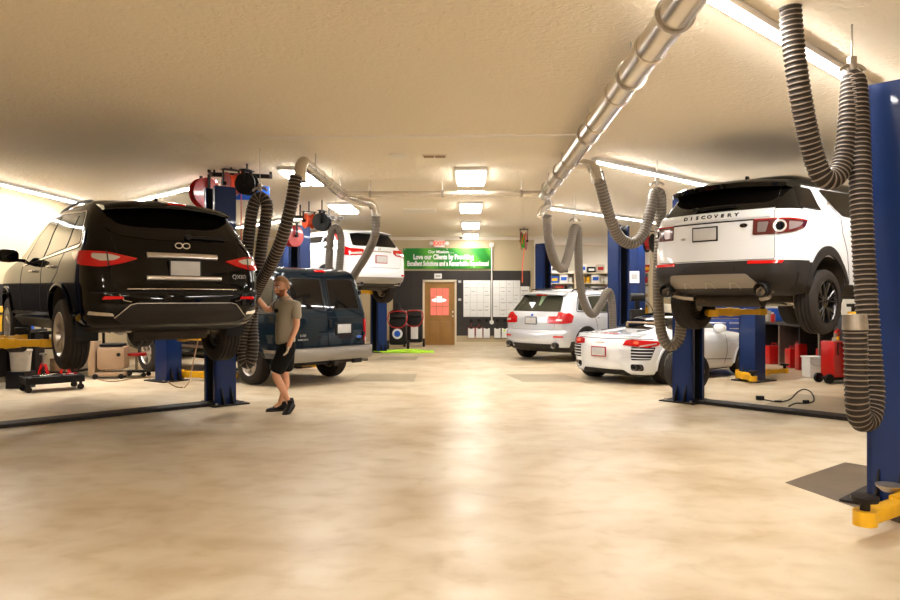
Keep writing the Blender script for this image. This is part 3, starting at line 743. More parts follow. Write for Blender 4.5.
# ---- white compact SUV with black roof on the right lift
def white_suv():
    L = 4.60; zd = -.10
    t = car('compact_suv', 'white compact SUV with a black roof, raised high on the right lift', 'car', 2.76, 8.60, 50.5, 1.185)
    tab = [(.27, .45, 4.30, .82, .20, .05), (.33, .22, 4.45, .90, .25, .08), (.45, .06, 4.55, .945, .26, .10), (.60, .00, 4.59, .95, .26, .10),
           (.70, .01, 4.58, .95, .25, .10), (.735, .03, 4.57, .948, .25, .09), (.80, .045, 4.55, .948, .24, .08), (.98, .065, 4.45, .945, .24, .08),
           (1.10, .075, 4.2, .94, .24, .08), (1.18, .09, 3.8, .93, .24, .08), (1.23, .115, 3.5, .91, .24, .08), (1.28, .15, 3.4, .88, .24, .08),
           (1.46, .30, 3.0, .81, .23, .07), (1.60, .42, 2.75, .75, .22, .07), (1.68, .52, 2.55, .70, .22, .06), (1.73, .80, 2.35, .62, .2, .05), (1.76, 1.2, 2.0, .40, .1, .03)]
    sh = Shell(tab, L, warp=[(.2, .27), (.27, .34), (.45, .48), (.735, .735), (.80, .83), (.92, .99), (1.05, 1.13), (1.235, 1.315), (1.45, 1.50), (1.57, 1.61), (1.72, 1.76)]); wz = .37; xa, xb = .98, 3.72
    def mf(x, y, z):
        if z < .735: return 2 if (z < .735 and (x < .62)) or z < .38 else 0
        if z > 1.612: return 3
        return 0
    sh.body('body', t, ['white_paint', 'under', 'clad', 'roof_black'], mf, [(xa, wz), (xb, wz)], .42)
    for sg in (1, -1):
        wheel(t, xa, sg * .945, wz + zd, sg, .745, .235, .50, 'five_v', 'alloy_dark')
        wheel(t, xb, sg * .94, wz + zd, sg, .745, .235, .50, 'five_v', 'alloy_dark')
    g = rp([(-.76, .745), (.76, .745), (.745, .98), (.735, 1.20), (.64, 1.57), (-.64, 1.57), (-.735, 1.20), (-.745, .98)], .02)
    tg = sh.patch('tailgate', 'R', g, t, 'white_paint', off=.006, th=.010, cell=.06)
    sh.strip('shut_line', 'R', g, .009, t, 'seam', off=.0045, closed=True)
    sh.patch('rear_window', 'R', rp([(-.72, 1.235), (.735, 1.235), (.665, 1.55), (-.655, 1.55)], .03), tg, 'glass_dark', off=.012, th=.008)
    sh.patch('pillar_panel', 'R', rp([(.735, 1.225), (.99, 1.225), (.90, 1.59), (.66, 1.59)], .01), t, 'roof_black', off=.009, th=.008)
    sh.patch('pillar_panel', 'R', rp([(-.735, 1.225), (-.76, 1.225), (-.70, 1.57), (-.66, 1.59)], .005), t, 'roof_black', off=.009, th=.008)
    wiper(sh, tg, -.22, .30, 1.27, .01)
    b = B()
    # bright band above the plate with raised letters
    rec = sh.patch('plate_recess', 'R', rp([(-.50, .90), (.50, .90), (.52, 1.105), (-.52, 1.105)], .02), tg, 'white_paint', off=.008, th=.004)
    bar(sh, 'recess_shadow_lip', tg, 'clad_black', -.53, .53, 1.10, 1.122, .014)
    bar(sh, 'name_band', tg, 'white_paint', -.70, .70, 1.122, 1.222, .022)
    word = 'DISCOVERY'; n_ = len(word)
    for i, ch in enumerate(word):
        u = -.33 + .66 * i / (n_ - 1); p = sh.rear(u, 1.175); nn = sh.nrm('R', u, 1.175)
        d = (sh.rear(u + .03, 1.175) - sh.rear(u - .03, 1.175)).normalized()
        text_obj('band_letter', ch, .058, frame(p + nn * .024, d, Vector((0, 0, 1)) - nn * nn.z), 'roof_black', tg, .002, .002, 1.35)
    for sg, mm in ((1, lambda q: q), (-1, mir)):
        lamp = sh.patch('tail_lamp', 'R', mm(rp([(.52, .945), (.78, .945), (.93, .965), (1.12, 1.02, .03), (1.17, 1.10, .02), (.9, 1.115), (.52, 1.115)], .02)), t, 'smoke_lens', off=.016, th=.02)
        def ringp(c, r0, r1):
            o_ = []
            for k in range(24): a = 2 * PI * k / 24; o_.append((c[0] + r1 * math.cos(a), c[1] + r1 * math.sin(a)))
            return o_
        P = ringp((.80, 1.03), 0, .066); sh.patch('lamp_ring', 'R', mm(P), lamp, 'clear_lens', off=.019, th=.006, cell=.03)
        P = ringp((.80, 1.03), 0, .046); sh.patch('lamp_core', 'R', mm(P), lamp, 'glass_dark', off=.022, th=.006, cell=.03)
        sh.patch('clear_lens', 'R', mm(rp([(.57, .97), (.66, .97), (.69, 1.08), (.57, 1.08)], .015)), lamp, 'lamp_grey', off=.019, th=.006)
        sh.patch('clear_lens', 'R', mm(rp([(.89, .985), (1.02, 1.02), (1.08, 1.07), (.89, 1.08)], .015)), lamp, 'lamp_grey', off=.019, th=.006)
        sh.strip('lamp_red_line', 'R', mm([(.53, 1.105), (.9, 1.105), (1.14, 1.095)]), .01, lamp, 'red_lens', off=.02)
        sh.patch('reflector', 'R', mm(rp([(.48, .70), (.84, .70), (.86, .728), (.48, .735)], .006)), t, 'red_light', off=.012, th=.014)
        b = B(); b.lathe((.12, sg * -.62, .385), (-1, 0, -.12), [(-.25, .04), (.02, .046), (.04, .050), (.04, .042), (-.18, .038)], 22); b.build('exhaust_tip', 'steel', t)
        b = B(); b.lathe((.075, sg * -.62, .405), (-1, 0, 0), [(-.10, .08), (.0, .085), (.012, .07), (-.08, .06)], 24); b.build('exhaust_surround', 'clad_black', t)
    plate(sh, t, .985, .30, .14, -.05, .016, lab='pale licence plate with faint print')
    c = sh.rear(.42, 1.055); b = B(); mx = frame(c + Vector((-.014, 0, 0)), (0, -1, 0), (0, 0, 1))
    P = [mx @ Vector((.045 * math.cos(a), .024 * math.sin(a), 0)) for a in [2 * PI * k / 28 for k in range(28)]]
    b.poly(P, (-1, 0, 0), .008); b.build('oval_badge', 'roof_black', tg)
    text_obj('badge_line', '- - -', .02, mx @ Matrix.Translation((0, 0, .010)), 'chrome', tg, .001)
    text_obj('small_letters', 'HSE', .04, frame(sh.rear(-.36, .945) + Vector((-.014, 0, 0)), (0, -1, 0), (0, 0, 1)), 'steel', tg, .002)
    sh.patch('skid_plate', 'R', rp([(-.60, .40), (.60, .40), (.47, .585), (-.52, .585)], .03), t, 'skid', off=.016, th=.02)
    for u in (-.3, 0, .3): sh.strip('skid_rib', 'R', [(u - .06, .40), (u - .03, .47), (u + .03, .47), (u + .06, .40)], .012, t, 'steel', off=.022)
    for u in (-.74, -.34, .34, .74):
        p = sh.rear(u, .64); n = sh.nrm('R', u, .64); b = B(); b.cyl(p, p + n * .006, .012, seg=12); b.build('parking_sensor', 'clad_black', t)
    spoiler('roof_spoiler', t, 'roof_black', .75, [(.20, 1.60), (.19, 1.655), (.30, 1.695), (.75, 1.74), (1.2, 1.77), (1.2, 1.73), (.50, 1.585)], .045, .10)
    b = B(); b.poly([(.86, -.015, 1.74), (.98, -.015, 1.75), (.90, -.015, 1.825), (.87, -.015, 1.825)], (0, 1, 0), .03); b.build('roof_antenna', 'roof_black', t)
    for sg, md in ((1, 'L'), (-1, 'Q')):
        b = B(); b.tube(catmull([(.9, sg * .63, 1.70), (1.1, sg * .63, 1.73), (1.7, sg * .62, 1.75), (2.3, sg * .58, 1.71)], .08), .015, 10); b.build('roof_rail', 'roof_black', t)
        sh.patch('quarter_window', md, rp([(.46, 1.245), (.90, 1.235), (.88, 1.53), (.58, 1.54)], .03), t, 'glass_dark', off=.012, th=.012)
        sh.patch('pillar_panel', md, rp([(.30, 1.225), (.50, 1.225), (.64, 1.60), (.50, 1.60)], .01), t, 'roof_black', off=.009, th=.008)
        sh.patch('side_window', md, rp([(1.36, 1.20), (2.02, 1.18), (2.02, 1.565), (1.10, 1.55, .05)], .04), t, 'glass_dark', off=.008, th=.01)
        sh.patch('side_window', md, rp([(2.10, 1.18), (3.1, 1.15), (2.62, 1.52, .08), (2.10, 1.565)], .04), t, 'glass_dark', off=.008, th=.01)
        sh.patch('roof_side', md, rp([(.50, 1.575), (2.6, 1.575), (2.45, 1.66), (.62, 1.66)], .01), t, 'roof_black', off=.006, th=.008)
        sh.strip('door_gap', md, [(1.10, 1.55), (1.32, 1.17), (1.34, 1.0), (1.46, .8), (1.50, .45)], .010, t, 'seam', off=.002)
        sh.strip('door_gap', md, [(2.06, 1.17), (2.08, .45)], .010, t, 'seam', off=.002)
        sh.strip('door_gap', md, [(3.15, 1.14), (3.1, .45)], .010, t, 'seam', off=.002)
        handle(sh, t, 1.62, 1.05, sg, 'white_paint'); handle(sh, t, 2.42, 1.03, sg, 'white_paint')
        p = sh.side(.86, 1.10, sg)
        arch(sh, t, xa, wz, .415, .49, sg, 'clad', .022, -8, 190); arch(sh, t, xb, wz, .415, .49, sg, 'clad', .022, -8, 190)
        sh.patch('sill_cladding', md, rp([(1.38, .30), (3.3, .30), (3.3, .44), (1.38, .44)], .01), t, 'clad', off=.02, th=.03)
        sh.patch('corner_cladding', md, rp([(.34, .36), (.62, .32), (.60, .60), (.46, .60), (.34, .60)], .01), t, 'clad', off=.012, th=.014)
        w = sh.side(3.0, 1.15, sg).y; mirror(t, 3.02, w * .99, 1.18, sg, 'white_paint')
        p = sh.side(.80, 1.14, sg)
    p = sh.side(1.18, 1.36, -1); b = B(); b.poly([p + Vector((.03 * math.cos(a), -.006, .022 * math.sin(a))) for a in [2 * PI * k / 6 for k in range(6)]], (0, -1, 0), .005); b.build('pillar_badge', 'steel', t)
    chassis(t, xa, .36, 1.66, L=L)
    silencer(t, .50, .50, -.42, .42, .30, .09)
    exhaust_under(t, [(.15, -.62, .38), (.30, -.60, .34), (.42, -.45, .31)]); exhaust_under(t, [(.15, .62, .38), (.30, .60, .34), (.42, .45, .31)])
    exhaust_under(t, [(.42, .3, .31), (.8, .3, .24), (1.5, .2, .24), (3.0, .15, .24)])
    return t

# ---- dark teal passenger van
def van():
    L = 5.6
    t = car('passenger_van', 'dark teal full-size van with twin rear doors, parked behind the man', 'van', -2.42, 12.65, -52, 0)
    tab = [(.42, .20, 5.3, .86, .08, .02), (.48, .10, 5.5, .97, .10, .02), (.62, .07, 5.6, 1.0, .11, .03), (.9, .075, 5.6, 1.01, .11, .03), (1.2, .09, 5.2, 1.01, .11, .03),
           (1.30, .105, 4.9, .995, .11, .03), (1.6, .17, 4.55, .945, .11, .03), (1.85, .24, 4.2, .89, .12, .03), (1.94, .28, 4.0, .86, .12, .03), (2.0, .36, 3.9, .80, .15, .03), (2.04, .6, 3.7, .68, .15, .03), (2.06, 1.0, 3.4, .5, .1, .02)]
    sh = Shell(tab, L, .02); wz = .37; xa, xb = 1.0, 4.5
    sh.body('body', t, ['teal_paint', 'under', 'clad_black'], lambda x, y, z: 2 if z < .47 else 0, [(xa, wz), (xb, wz)], .43)
    for sg in (1, -1):
        wheel(t, xa, sg * .985, wz, sg, .74, .235, .42, 'steel', 'alloy'); wheel(t, xb, sg * .985, wz, sg, .74, .235, .42, 'steel', 'alloy')
        for q, mm in ((0, (lambda q: q) if sg > 0 else mir),):
            d = sh.patch('rear_door', 'R', mm(rp([(.006, .64), (.86, .64), (.86, 1.25), (.76, 1.93), (.006, 1.93)], .03)), t, 'teal_paint', off=.010, th=.012, cell=.08)
            sh.patch('door_window', 'R', mm(rp([(.07, 1.30), (.79, 1.30), (.715, 1.83), (.07, 1.83)], .06)), d, 'glass_dark', off=.015, th=.008)
            sh.strip('window_seal', 'R', mm(rp([(.07, 1.30), (.79, 1.30), (.715, 1.83), (.07, 1.83)], .06)), .02, d, 'clad_black', off=.016, closed=True)
            sh.strip('door_crease', 'R', mm([(.02, 1.16), (.85, 1.16)]), .012, d, 'chrome' if 0 else 'seam', off=.0125)
            for z in (.85, 1.6): b = B(); p = sh.rear(.87 * sg, z); b.rbox((p.x - .02, p.y, z), (.03, .05, .07), bev=.008); b.build('door_hinge', 'teal_paint', d)
            sh.patch('tail_lamp', 'R', mm(rp([(.885, .70), (.985, .70), (.985, 1.12), (.885, 1.12)], .015)), t, 'red_lens', off=.022, th=.024)
            sh.patch('backup_lens', 'R', mm(rp([(.89, .71), (.98, .71), (.98, .79), (.89, .79)], .01)), t, 'clear_lens', off=.026, th=.006)
            sh.strip('body_trim', 'L' if sg > 0 else 'Q', [(.15, .60), (.55, .60)], .05, t, 'steel', off=.012)
            sh.strip('body_trim', 'L' if sg > 0 else 'Q', [(1.5, .60), (4.0, .60)], .05, t, 'steel', off=.012)
            md = 'L' if sg > 0 else 'Q'
            for x0, x1 in ((.35, 1.45), (1.6, 2.65), (2.8, 3.75)): sh.patch('side_window', md, rp([(x0, 1.30), (x1, 1.30), (x1, 1.80), (x0 + .06, 1.80)], .07), t, 'glass_dark', off=.006, th=.008)
            sh.strip('side_crease', md, [(.15, 1.22), (4.5, 1.22)], .014, t, 'seam', off=.002)
            arch(sh, t, xa, wz, .425, .455, sg, 'teal_paint', .015); arch(sh, t, xb, wz, .425, .455, sg, 'teal_paint', .015)
            mirror(t, 4.0, sg * .97, 1.35, sg, 'clad_black')
    sh.strip('roof_lamp', 'R', [(-.12, 1.965), (.12, 1.965)], .03, t, 'red_light', off=.012)
    p = sh.rear(.40, .955); plate_o = plate(sh, t, .955, .31, .155, .36, .03, lab='white licence plate in a black recess')
    sh.patch('plate_pocket', 'R', rp([(.15, .84), (.58, .84), (.58, 1.07), (.15, 1.07)], .03), t, 'clad_black', off=.016, th=.01)
    b = B()   # step bumper
    for z0, z1, o in ((.40, .645, .16),):
        rows = []
        for i in range(21):
            u = -1.0 + 2.0 * i / 20; k = 1 - abs(u) ** 6 * .5; row = []
            for (dx, z) in ((-.16 * k, z0 + .02), (-.19 * k, z0 + .06), (-.19 * k, z1 - .03), (-.17 * k, z1), (.08, z1), (.08, z0)): row.append(b.bm.verts.new((.10 + dx, -u * 1.01, z)))
            rows.append(row)
        for a, c in zip(rows[:-1], rows[1:]): b.bridge(a, c)
        b.face(rows[0]); b.face(rows[-1][::-1])
    b.build('rear_bumper', 'skid', t)
    b = B(); b.box(-.10, -.085, -.98, .98, .655, .668); b.build('bumper_step_pad', 'clad_black', t)
    b = B(); b.box(.0, .35, -.55, .55, .36, .42, bev=.01); b.box(-.14, .2, -.035, .035, .34, .41, bev=.008); b.box(-.155, -.13, -.05, .05, .33, .42, bev=.006); b.box(-.05, .02, -.7, -.5, .34, .46, bev=.008); b.build('tow_hitch', 'grime', t)
    b = B(); b.lathe((-.16, -.72, .39), (1, 0, 0), [(0, .026), (.5, .03), (.5, .024), (.0, .022)], 16); b.build('exhaust_tip', 'steel', t)
    c = sh.rear(.74, .80); mx = frame(c + Vector((-.014, 0, 0)), (0, -1, 0), (0, 0, 1)); b = B()
    b.poly([mx @ Vector((.065 * math.cos(a), .027 * math.sin(a), 0)) for a in [2 * PI * k / 28 for k in range(28)]], (-1, 0, 0), .008); e = b.build('oval_badge', 'chrome', t)
    b = B(); b.poly([mx @ Vector((.056 * math.cos(a), .020 * math.sin(a), .009)) for a in [2 * PI * k / 28 for k in range(28)]], (-1, 0, 0), .003); b.build('badge_field', 'blue', e)
    for i, (w_, z) in enumerate((('E-350', .86), ('SUPER DUTY', .79))):
        text_obj('model_letters', w_, .055 if i == 0 else .04, frame(sh.rear(-.55, z) + Vector((-.016, 0, 0)), (0, -1, 0), (0, 0, 1)), 'chrome', t, .003, .001)
    b = B(); p = sh.rear(.04, 1.02); b.rbox((p.x - .02, p.y, 1.05), (.03, .05, .14), bev=.01); b.build('door_latch', 'clad_black', t)
    b = B(); b.box(.3, 4.8, -.55, -.42, .32, .44); b.box(.3, 4.8, .42, .55, .32, .44); b.cyl((xa, -.8, .37), (xa, .8, .37), .05); b.cyl((xa - .12, 0, .37), (xa + .12, 0, .37), .15); b.build('frame_rails', 'under', t)
    return t

# ---- white crossover up on the far left lift
def white_crossover():
    L = 4.60
    t = car('crossover_suv', 'white crossover held highest of all on the far left lift, red stacked lamps', 'car', -2.03, 17.0, -45, 1.47)
    tab = [(.27, .40, 4.30, .80, .20, .05), (.35, .14, 4.45, .88, .24, .08), (.50, .02, 4.55, .92, .26, .10), (.62, .00, 4.58, .925, .26, .10), (.72, .03, 4.57, .925, .24, .09),
           (.90, .06, 4.5, .925, .22, .08), (1.05, .09, 4.2, .92, .22, .08), (1.14, .13, 3.7, .90, .22, .08), (1.22, .19, 3.4, .86, .22, .08), (1.42, .36, 3.0, .77, .2, .07), (1.54, .46, 2.8, .71, .2, .06),
           (1.62, .56, 2.6, .66, .2, .06), (1.67, .85, 2.3, .55, .2, .05), (1.69, 1.2, 2.0, .34, .1, .03)]
    sh = Shell(tab, L); wz = .36; xa, xb = .98, 3.62
    sh.body('body', t, ['white_paint', 'under', 'clad'], lambda x, y, z: 2 if z < .40 else 0, [(xa, wz), (xb, wz)], .41)
    for sg in (1, -1): wheel(t, xa, sg * .92, wz - .1, sg, .72, .235, .46, 'five', 'alloy', 40); wheel(t, xb, sg * .92, wz - .1, sg, .72, .235, .46, 'five', 'alloy', 40)
    g = rp([(-.60, .74), (.60, .74), (.66, 1.0), (.66, 1.2), (.56, 1.57), (-.56, 1.57), (-.66, 1.2), (-.66, 1.0)], .04)
    tg = sh.patch('tailgate', 'R', g, t, 'white_paint', off=.006, th=.01, cell=.08); sh.strip('shut_line', 'R', g, .012, t, 'seam', off=.0045, closed=True)
    sh.patch('rear_window', 'R', rp([(-.66, 1.235), (.66, 1.235), (.58, 1.54), (-.58, 1.54)], .07), tg, 'glass_dark', off=.012, th=.008)
    sh.patch('rear_skid', 'R', rp([(-.7, .38), (.7, .38), (.75, .52), (-.75, .52)], .04), t, 'skid', off=.014, th=.016)
    for mm in (lambda q: q, mir):
        lamp = sh.patch('tail_lamp', 'R', mm(rp([(.42, 1.08), (.50, 1.02), (.82, 1.0), (1.06, 1.04), (1.08, 1.18), (1.0, 1.56, .02), (.92, 1.58, .02), (.86, 1.22), (.76, 1.17), (.44, 1.16)], .02)), t, 'red_lens', off=.018, th=.02)
        sh.patch('clear_lens', 'R', mm(rp([(.50, 1.045), (.78, 1.03), (.78, 1.07), (.50, 1.09)], .01)), lamp, 'clear_lens', off=.023, th=.006)
        sh.patch('reflector', 'R', mm(rp([(.66, .55), (.90, .55), (.90, .59), (.66, .59)], .01)), t, 'red_light', off=.012, th=.012)
    bar(sh, 'chrome_garnish', tg, 'chrome', -.35, .35, 1.10, 1.13, .02)
    c = sh.rear(0, 1.175) + Vector((-.03, 0, 0)); b = B()
    for (y0, z0, y1, z1) in ((-.035, -.03, -.028, .03), (.035, -.03, .028, .03), (-.03, 0, .03, 0)): b.beam((c.x, c.y + y0, c.z + z0), (c.x, c.y + y1, c.z + z1), .01, .012)
    b.build('letter_emblem', 'chrome', tg)
    plate(sh, t, .93, .31, .155, 0, .018, frame_m='red_lens', lab='pale licence plate in a maroon frame')
    spoiler('roof_spoiler', t, 'white_paint', .62, [(.26, 1.575), (.26, 1.60), (.34, 1.63), (.75, 1.675), (1.2, 1.70), (1.2, 1.66), (.50, 1.56)], .05, .10)
    for sg, md in ((1, 'L'), (-1, 'Q')):
        sh.patch('side_window', md, rp([(.75, 1.22), (1.3, 1.20), (1.3, 1.50), (.98, 1.50)], .04), t, 'glass_dark', off=.008, th=.01)
        sh.patch('side_window', md, rp([(1.36, 1.20), (2.1, 1.18), (2.1, 1.53), (1.36, 1.51)], .04), t, 'glass_dark', off=.008, th=.01)
        sh.patch('side_window', md, rp([(2.17, 1.18), (3.0, 1.15), (2.6, 1.45), (2.17, 1.53)], .04), t, 'glass_dark', off=.008, th=.01)
        arch(sh, t, xa, wz, .405, .47, sg, 'clad', .02); arch(sh, t, xb, wz, .405, .47, sg, 'clad', .02)
        b = B(); b.tube(catmull([(.9, sg * .60, 1.62), (1.0, sg * .61, 1.68), (2.2, sg * .60, 1.70), (2.4, sg * .57, 1.65)], .1), .015, 8); b.build('roof_rail', 'clad', t)
        mirror(t, 3.0, sg * .86, 1.18, sg, 'white_paint')
        b = B(); b.lathe((.12, sg * .55, .36), (-1, 0, 0), [(-.2, .035), (.05, .045), (.05, .036), (-.1, .03)], 16); b.build('exhaust_tip', 'chrome', t)
    chassis(t, xa, .34, 1.6, L=L); silencer(t, .38, .38, -.4, .4, .30, .09); exhaust_under(t, [(.42, .2, .3), (1.2, .3, .24), (3.2, .2, .22)])
    return t

# ---- silver white SUV at the far right
def silver_suv():
    L = 4.86
    t = car('midsize_suv', 'silver-white SUV parked on the floor beside the whiteboards', 'car', 1.40, 17.3, 43, 0); t.scale = (1, 1, .975)
    tab = [(.22, .45, 4.5, .82, .2, .05), (.30, .16, 4.75, .90, .25, .08), (.42, .04, 4.82, .945, .26, .10), (.58, .00, 4.86, .965, .26, .11), (.70, .02, 4.85, .965, .24, .10), (.76, .06, 4.82, .965, .24, .09),
           (.95, .08, 4.7, .96, .22, .08), (1.06, .10, 4.2, .955, .22, .08), (1.14, .14, 3.8, .935, .22, .08), (1.22, .20, 3.55, .895, .22, .08), (1.45, .38, 3.15, .79, .22, .07), (1.62, .52, 2.85, .71, .2, .06),
           (1.69, .62, 2.7, .66, .2, .06), (1.74, .9, 2.4, .55, .2, .05), (1.765, 1.3, 2.1, .34, .1, .03)]
    sh = Shell(tab, L); wz = .375; xa, xb = .99, 3.92
    sh.body('body', t, ['silver_paint', 'under', 'clad'], lambda x, y, z: 2 if z < .36 else 0, [(xa, wz), (xb, wz)], .42)
    for sg in (1, -1): wheel(t, xa, sg * .955, wz, sg, .75, .25, .48, 'seven', 'alloy', 40); wheel(t, xb, sg * .955, wz, sg, .75, .25, .48, 'seven', 'alloy', 40)
    g = rp([(-.62, .78), (.62, .78), (.66, 1.0), (.68, 1.2), (.60, 1.63), (-.60, 1.63), (-.68, 1.2), (-.66, 1.0)], .04)
    tg = sh.patch('tailgate', 'R', g, t, 'silver_paint', off=.006, th=.01, cell=.08); sh.strip('shut_line', 'R', g, .010, t, 'seam', off=.0045, closed=True)
    w_ = sh.patch('rear_window', 'R', rp([(-.72, 1.21), (.72, 1.21), (.60, 1.59), (-.60, 1.59)], .06), tg, 'glass_mid', off=.012, th=.008)
    sh.patch('hanging_rag', 'R', rp([(.02, 1.58), (.17, 1.58), (.14, 1.48), (.11, 1.34), (.06, 1.36), (.05, 1.48)], .02), w_, 'rag', off=.017, th=.005)
    for mm in (lambda q: q, mir):
        lamp = sh.patch('tail_lamp', 'R', mm(rp([(.44, .95), (.50, .93), (.82, .925), (1.08, .95), (1.12, 1.10, .02), (.95, 1.17), (.68, 1.19, .01), (.70, 1.10), (.46, 1.09)], .02)), t, 'red_lens', off=.018, th=.02)
        sh.patch('clear_lens', 'R', mm(rp([(.68, .99), (.82, .99), (.82, 1.03), (.68, 1.03)], .01)), lamp, 'clear_lens', off=.022, th=.006)
        sh.patch('reflector', 'R', mm(rp([(.64, .60), (.88, .60), (.88, .635), (.64, .635)], .01)), t, 'red_light', off=.012, th=.012)
    for sg in (1, -1):
        b = B(); b.lathe((.055, sg * .68, .40), (-1, 0, 0), [(-.2, .045), (.03, .055), (.04, .058), (.03, .045), (-.1, .04)], 20); b.build('exhaust_tip', 'steel', t)
        b = B(); b.lathe((.05, sg * .68, .40), (-1, 0, 0), [(-.1, .08), (.0, .085), (.01, .075), (-.05, .06)], 20); b.build('exhaust_surround', 'clad', t)
    plate(sh, t, .99, .31, .15, 0, .018, lab='pale licence plate')
    sh.patch('rear_diffuser', 'R', rp([(-.5, .33), (.5, .33), (.58, .44), (-.58, .44)], .03), t, 'clad', off=.012, th=.014)
    b = B(); c = sh.rear(0, 1.125); n = sh.nrm('R', 0, 1.125); b.cyl(c, c + n * .012, .042, seg=24); e = b.build('round_badge', 'chrome', tg)
    b = B(); b.cyl(c + n * .012, c + n * .015, .034, seg=24); b.build('badge_field', 'blue', e)
    spoiler('roof_spoiler', t, 'silver_paint', .64, [(.30, 1.635), (.30, 1.66), (.38, 1.70), (.8, 1.745), (1.2, 1.765), (1.2, 1.72), (.55, 1.62)], .05, .10)
    sh.strip('high_brake_lamp', 'R', [(-.16, 1.60), (.16, 1.60)], .025, t, 'red_light', off=.016)
    for sg, md in ((1, 'L'), (-1, 'Q')):
        sh.patch('quarter_window', md, rp([(.74, 1.24), (1.28, 1.21), (1.28, 1.56), (.98, 1.56, .08)], .04), t, 'glass_mid', off=.008, th=.01)
        sh.patch('side_window', md, rp([(1.34, 1.21), (2.12, 1.18), (2.12, 1.60), (1.34, 1.57)], .04), t, 'glass_mid', off=.008, th=.01)
        sh.patch('side_window', md, rp([(2.20, 1.18), (3.1, 1.15), (2.68, 1.50, .08), (2.20, 1.60)], .04), t, 'glass_mid', off=.008, th=.01)
        sh.strip('window_surround', md, rp([(.68, 1.21), (3.2, 1.12), (2.7, 1.53, .1), (2.16, 1.63), (.96, 1.60, .08)], .05), .02, t, 'clad_black', off=.006, closed=True)
        handle(sh, t, 1.55, 1.06, sg, 'silver_paint'); handle(sh, t, 2.4, 1.04, sg, 'silver_paint')
        sh.strip('door_gap', md, [(1.31, 1.18), (1.42, .9), (1.52, .45)], .010, t, 'seam', off=.002); sh.strip('door_gap', md, [(2.16, 1.16), (2.18, .45)], .010, t, 'seam', off=.002)
        arch(sh, t, xa, wz, .415, .485, sg, 'clad', .02); arch(sh, t, xb, wz, .415, .485, sg, 'clad', .02)
        sh.patch('corner_cladding', md, rp([(.38, .32), (.60, .30), (.60, .50), (.40, .50)], .01), t, 'clad', off=.012, th=.014)
        b = B(); b.tube(catmull([(.85, sg * .62, 1.70), (1.0, sg * .63, 1.755), (2.3, sg * .62, 1.785), (2.6, sg * .58, 1.72)], .1), .017, 8); b.build('roof_rail', 'clad', t)
        mirror(t, 3.1, sg * .90, 1.2, sg, 'silver_paint')
    b = B(); b.box(.8, 4.2, -.5, .5, .20, .24); b.build('underbody_tray', 'under', t)
    return t

